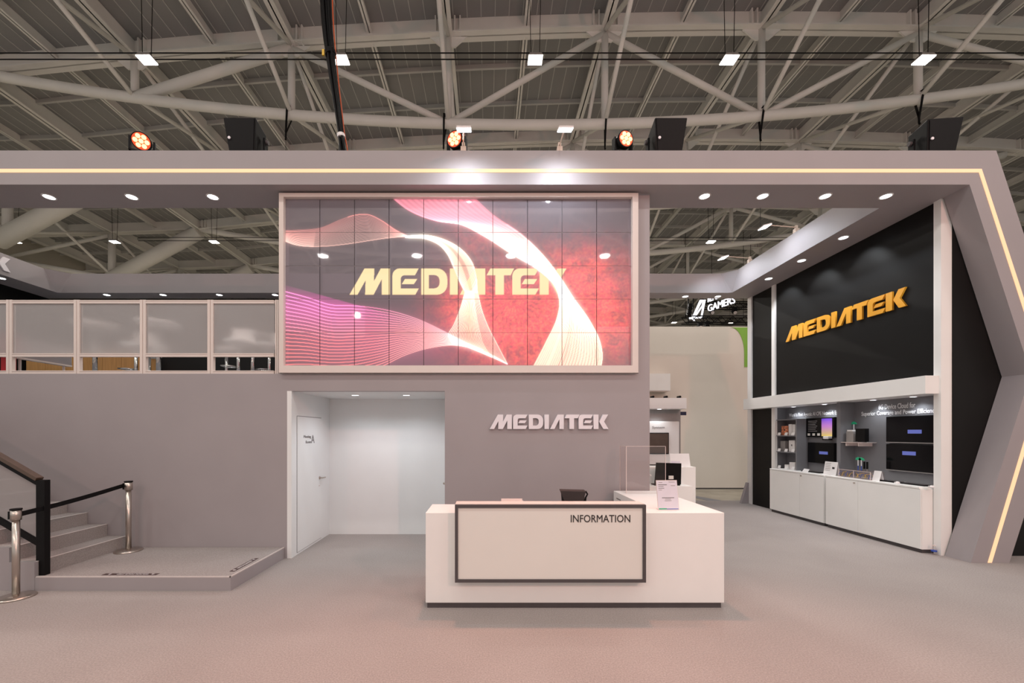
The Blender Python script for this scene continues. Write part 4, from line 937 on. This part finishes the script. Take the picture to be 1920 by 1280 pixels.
t = thing('headset', 'white headset hung below the upper monitor', 'device', (6.45, vx(1550, 6.45) * K, 1.56))
local(MB().box(-.05, .03, -.09, .03, .02, .075), 'visor', 'paper', t, .01); local(MB().box(-.04, .03, -.1, .06, .0, .03), 'cushion', 'blackgloss', t, .006); local(MB().box(.03, .09, -.04, .04, .03, .05), 'wall_bracket', 'blackgloss', t)
cbl = thing('water_bottle', 'tiny clear bottle on the carpet at the cabinet end', 'bottle', (6.22, 6.62 * K, 0))
local(MB().lathe([(.0, 0), (.03, 0), (.03, .08), (.015, .105), (.015, .12)], n=16), 'body', 'pane', cbl, smooth=True); local(MB().lathe([(.031, .045), (.031, .065)], n=16), 'wrapper', 'bluew', cbl); local(MB().lathe([(.0, .12), (.017, .12), (.017, .135), (.0, .135)], n=12), 'cap', 'frame', cbl)

# ------------------------------------------------------------------ downlights
def downlight(lb, x, y, z, power, grp, r=.062, ang=1.7, tgt=None):
    t = thing('downlight', lb, 'light', (x, y, z), grp)
    local(MB().lathe([(r + .016, -.007), (r + .016, 0), (r, 0), (r, -.007), (r + .016, -.007)], n=20, cap=False), 'ring', 'paper', t)
    local(MB().lathe([(.0, -.006), (r, -.006), (r, -.002), (.0, -.002)], n=20), 'lens', 'lens', t)
    l = light('downlight_light', 'SPOT', (x, y, z - .02), tgt or (x, y, 0), power, (.90, .95, 1.0), .05, ang, .7); return t
for px, lb in ((92, 'leftmost of three'), (247, 'middle of three'), (399, 'third of three, next to the LED screen,')):
    downlight('recessed downlight in the left front soffit, ' + lb.replace(',', '') , ax(px, 6.52), 6.52 * K, ZS, 40, 'downlights in the front soffit')
for px, lb in ((1321, 'beside the grey pier'), (1430, 'second from the grey pier'), (1547, 'third from the grey pier'), (1661, 'nearest the slanted column')):
    downlight('recessed downlight in the right front soffit, ' + lb, ax(px, 6.5), 6.5 * K, ZS, 40, 'downlights in the front soffit')
for v, lb in ((7.88, 'nearest the viewer'), (8.93, 'middle one'), (9.98, 'farthest one')):
    downlight('downlight in the side soffit above the black display wall, ' + lb, 5.9, v * K, ZS, 60, 'downlights along the display wall', ang=1.5, tgt=(6.3, v * K, 4.15))
for px, lb in ((1285, 'left one'), (1346, 'right one')):
    downlight('downlight in the rear soffit by the side opening, ' + lb, ax(px, 11.28), 11.28 * K, ZS, 40, 'downlights in the rear soffit')
for px, lb in ((197, 'leftmost of four'), (303, 'second of four from left'), (409, 'third of four from left'), (514, 'next to the LED screen')):
    downlight('downlight in the rear soffit above the upper deck, ' + lb, ax(px, 11.1), 11.15 * K, ZS, 55, 'downlights in the rear soffit', ang=2.0)
downlight('downlight in the left side soffit over the black wall', -10.2, 9.95 * K, ZS, 55, 'downlights in the rear soffit', ang=2.0)
for px, lb in ((666, 'left'), (762, 'right')):
    downlight('%s recessed downlight in the white alcove ceiling' % lb, ax(px, 7.1), 7.1 * K, 2.265, 24, 'downlights in the alcove', ang=2.6, r=.05)
for px, lb in ((1479, 'first from far end'), (1536, 'second from far end'), (1626, 'third from far end'), (1700, 'nearest')):
    v = vx(px, 6.3); downlight('small niche downlight under the white header, ' + lb, 6.40, v * K, 2.245, 10, 'niche downlights', r=.04, ang=2.2, tgt=(6.44, v * K, 0))
v = 10.95; downlight('small downlight under the rear display header', ax(1238, v), v * K + .05, 2.25, 10, None, r=.05, ang=2.2)

# ------------------------------------------------------------------ things on the ring beam
# flood lights on arms
def flood(lb, base, head, tgt, power, grp):
    t = thing('flood_light', lb, 'light', base, grp)
    B, Hh = Vector(base), Vector(head); d = Hh - B
    local(MB().box(-.035, .035, -.035, .035, 0, .07).box(-.02, .02, -.02, .02, .07, .13), 'clamp', 'floodarm', t)
    local(MB().tube([(0, 0, .10), tuple(d + Vector((0, 0, .03)))], .009, 8), 'arm', 'floodarm', t)
    n_ = (Vector(tgt) - Hh).normalized(); x = n_.cross(Vector((0, 0, 1))).normalized(); u = x.cross(n_)
    def slab_(a, b2, w_, h_): return MB().hexa([d + n_ * a - x * w_ - u * h_, d + n_ * a + x * w_ - u * h_, d + n_ * a + x * w_ + u * h_, d + n_ * a - x * w_ + u * h_, d + n_ * b2 - x * w_ - u * h_, d + n_ * b2 + x * w_ - u * h_, d + n_ * b2 + x * w_ + u * h_, d + n_ * b2 - x * w_ + u * h_])
    hd = local(slab_(-.008, .012, .085, .075), 'head', 'paper', t); local(slab_(.012, .016, .083, .073), 'lens', 'floodlens', hd)
    light('flood_light_beam', 'SPOT', Hh + n_ * .05, tgt, power, (.84, .91, 1.0), .04, 2.9, 1.0)
for px, pb_, lb in ((870, 869, 'left arm flood light over the beam centre'), (1060, 1049, 'right arm flood light over the beam centre')):
    x, y, z = at(px, 241, 5.6); flood(lb, (ax(pb_, 6.26), 6.26 * K, ZT), (x, y, z), (x, Yb0, 4.0), 40, 'arm flood lights')
for v, lb in ((8.75, 'arm flood light on the right side beam, nearer one'), (10.3, 'arm flood light on the right side beam, farther one')):
    flood(lb, (5.68, v * K, ZT), (5.1, v * K, 5.50), (5.4, v * K, 4.3), 48, 'arm flood lights')
# LED par heads
def par(lb, x, v, yaw, tilt):
    t = thing('par_light', lb, 'light', (x, v * K, ZT), 'orange LED par lights on the beam'); t.rotation_euler = (0, 0, yaw)
    local(MB().box(-.10, .10, -.08, .08, 0, .13), 'base', 'blackgloss', t, .006)
    local(MB().box(-.14, -.118, -.035, .035, .13, .32).box(.118, .14, -.035, .035, .13, .32).box(-.14, .14, -.035, .035, .13, .15), 'yoke', 'blackgloss', t)
    R_ = Matrix.Translation((0, 0, .285)) @ Matrix.Rotation(tilt, 4, 'X')
    def T(p): return tuple(R_ @ Vector(p))
    mb = MB().tube([T((0, .10, 0)), T((0, .03, 0)), T((0, -.085, 0))], [.07, .105, .112], 20)
    hd = local(mb, 'head', 'blackgloss', t, smooth=True)
    local(MB().tube([T((0, -.085, 0)), T((0, -.088, 0))], .100, 20), 'lens_plate', 'parrim', hd)
    for i in range(7):
        a = i * PI / 3; rr = 0 if i == 6 else .062
        c_ = (rr * math.cos(a), rr * math.sin(a)); local(MB().tube([T((c_[0], -.087, c_[1])), T((c_[0], -.096, c_[1]))], .028, 10), 'diode_lens', 'parlens', hd)
par('orange LED par light at the left end of the beam', ax(267, 6.5), 6.5, .55, .35)
par('orange LED par light beside the left arm flood light', ax(857, 6.5), 6.5, -.35, .1)
par('orange LED par light left of the middle loudspeaker', ax(1167, 6.5), 6.5, .25, .05)
# the pars' own beams, aimed down to the aisle
for px in (267, 857, 1167):
    light('par_beam', 'SPOT', (ax(px, 6.3), 6.1 * K, 5.55), (ax(px, 6.3) * .9, .8, 0), 240 if px < 500 else 420, (1.0, .40, .26), .1, 1.5, .9)
def speaker(lb, x, v, yaw, lean, side):
    t = thing('loudspeaker', lb, 'loudspeaker', (x, v * K, ZT), 'black loudspeakers on the beam'); t.rotation_euler = (0, 0, yaw)
    w0, w1 = .17, .215
    local(MB().hexa([(-w0, -.14, 0), (w0, -.14, 0), (w0 * .8, .17, 0), (-w0 * .8, .17, 0), (-w1, -.2, .44), (w1, -.2, .44), (w1 * .8, .13, .44), (-w1 * .8, .13, .44)]), 'cabinet', 'blackgloss', t, .012)
    local(MB().hexa([(-w0 + .02, -.15, .02), (w0 - .02, -.15, .02), (w0 - .02, -.14, .02), (-w0 + .02, -.14, .02), (-w1 + .02, -.208, .42), (w1 - .02, -.208, .42), (w1 - .02, -.198, .42), (-w1 + .02, -.198, .42)]), 'grille', 'char' if False else 'blackgloss', t)
    local(MB().tube([(-.145, -.178, .19), (-.145, -.188, .19)], .018, 14), 'badge', 'silver', t)
    s_ = side
    local(MB().box(s_ * .225 - .012, s_ * .225 + .012, -.03, .05, 0, .30).box(s_ * .16 - .07, s_ * .16 + .07, -.03, .05, 0, .012), 'bracket', 'blackgloss', t)
    local(MB().tube([(s_ * .20, .01, .26), (s_ * .265, .01, .26)], .03, 12), 'knob', 'char', t)
speaker('black loudspeaker at the left, next to the orange par light', ax(466, 6.45), 6.45, .0, 0, 1)
speaker('black loudspeaker on the beam right of the middle par light', ax(1246, 6.45), 6.45, 0, 0, -1)
speaker('black loudspeaker at the right end of the beam', ax(1745, 6.45), 6.45, -.1, 0, -1)
# cable bundle
cb = thing('cable_bundle', 'thick hanging bundle of black cables with one orange cable', 'cable', (ax(650, 6.55), 6.55 * K, ZT))
for i in range(11):
    a = i * 2.4; rr = .026 * math.sqrt(i)
    ox, oy = rr * math.cos(a), rr * math.sin(a)
    P_ = [(ax(605, 6.6) + ox * 1.1, 6.6 * K + oy, 12.9), (ax(611, 6.6) + ox * 1.2, 6.6 * K + oy, 9.2), (ax(616, 6.6) + ox, 6.6 * K + oy, az(60, 6.6)), (ax(624, 6.6) + ox * .8, 6.6 * K + oy, az(130, 6.6)), (ax(633, 6.6) + ox * .6, 6.6 * K + oy * .7, az(200, 6.6)), (ax(640, 6.6) + ox * .5, 6.6 * K + oy * .5, az(255, 6.6)), (ax(640 + i * 2.1, 6.6) + ox, 6.6 * K + oy, ZT + .01), (ax(655 + i * 1.5, 6.6), 6.7 * K + oy, ZT + .012)]
    q = smooth_curve(np.array(P_)[:, [0, 2]], 40); yy_ = np.interp(np.linspace(0, 1, 40), np.linspace(0, 1, 8), [p[1] for p in P_])
    MB().tube([(float(u), float(y_), float(max(z_, ZT + .016))) for (u, z_), y_ in zip(q, yy_)], .009 if i == 8 else .017, 6).build('cable', 'ocable' if i == 8 else 'blackgloss', cb, smooth=True)
MB().tube([(ax(639, 6.6), 6.6 * K, az(252, 6.6)), (ax(640, 6.6), 6.6 * K, az(258, 6.6))], .055, 12).build('tie', 'paper', cb)
MB().tube([(ax(619, 6.6), 6.6 * K, az(96, 6.6)), (ax(620.5, 6.6), 6.6 * K, az(104, 6.6))], .075, 12).build('tie', 'blackgloss', cb)
MB().box(ax(608, 6.6), ax(612, 6.6), 6.6 * K - .08, 6.6 * K - .06, az(113, 6.6), az(102, 6.6)).build('tag', 'yellow', cb)

# ------------------------------------------------------------------ high-bay lamps, straps
def highbay(lb, x, v, z, grp):
    t = thing('high_bay_lamp', lb, 'lamp', (x, v * K, z), grp)
    local(MB().hexa([(-.17, -.13, .02), (.17, -.13, .02), (.17, .13, .02), (-.17, .13, .02), (-.13, -.1, .10), (.13, -.1, .10), (.13, .1, .10), (-.13, .1, .10)]), 'housing', 'devgrey', t)
    local(MB().box(-.16, .16, -.12, .12, 0, .02), 'lens', 'warmlens', t)
    zt = zflange(x) + .5 - z
    for sx in (-.1, .1): local(MB().tube([(sx, 0, .1), (sx * 1.6, 0, zt)], .008, 5), 'suspension_wire', 'blackgloss', t)
ORD = ['leftmost', 'second from left', 'middle', 'fourth from left', 'rightmost']
for k in range(5): highbay('bright high bay lamp in the nearest hanging row, ' + ORD[k], -7.94 + 4.52 * k, 11.05, 10.36, 'nearest row of high bay lamps')
for k, lb in ((-3, 'leftmost over the side wall'), (-2, 'middle of three seen over the upper deck'), (-1, 'third seen over the upper deck'), (4, 'seen through the right opening')):
    highbay('high bay lamp in the second row, ' + lb, -7.94 + 4.52 * k, 21.6, 10.36, 'second row of high bay lamps')
for k, lb in ((5, 'left'), (6, 'right')): highbay('small far high bay lamp under the rear beam, %s one' % lb, -7.94 + 4.52 * k, 37.4, 10.36, 'far row of high bay lamps')
for v, row in ((11.05, 'nearest'), (21.6, 'second')):
    for dz, wh in ((.12, 'lower'), (.27, 'upper')):
        o = MB().tube([(-16, v * K + .1, 10.36 + dz), (20, v * K + .1, 10.36 + dz)], .013, 6).build('power_cable', 'blackgloss'); tag(o, 'thin dark cable strung along the %s row of lamps, %s one' % (row, wh), 'cable', 'lamp row cables')
for k, px in enumerate((545, 835, 1135, 1427, 1722)):
    x = ax(px, 13.7); z = zbot(x)
    t = thing('rigging_strap', 'black rigging strap looped on the nearest lower chord, ' + ORD[k], 'strap', (x, 13.7 * K, z), 'rigging straps on the nearest girder')
    sx = .10 if px < 1200 and px > 800 else .22
    local(MB().hexa([(-.05, -.16, .17), (.05, -.16, .17), (.05, .16, .17), (-.05, .16, .17), (-.05, -.16, .155), (.05, -.16, .155), (.05, .16, .155), (-.05, .16, .155)]), 'loop_top', 'blackgloss', t)
    local(MB().bar((-.02, -.165, .17), (-sx * .4, -.1, -.6), .05, .02), 'strap_leg', 'blackgloss', t); local(MB().bar((.03, .165, .17), (-sx * .4, -.1, -.6), .05, .02), 'strap_leg', 'blackgloss', t)
    local(MB().tube([(-sx * .4, -.1, -.6), (-sx * .4, -.1, -.75), (-sx * .4, -.12, -.8)], .025, 8), 'hook', 'blackgloss', t)
    local(MB().tube([(-sx * .4, -.1, -.8), (-sx * .4, -.1, -3.5)], .007, 5), 'wire', 'blackgloss', t)
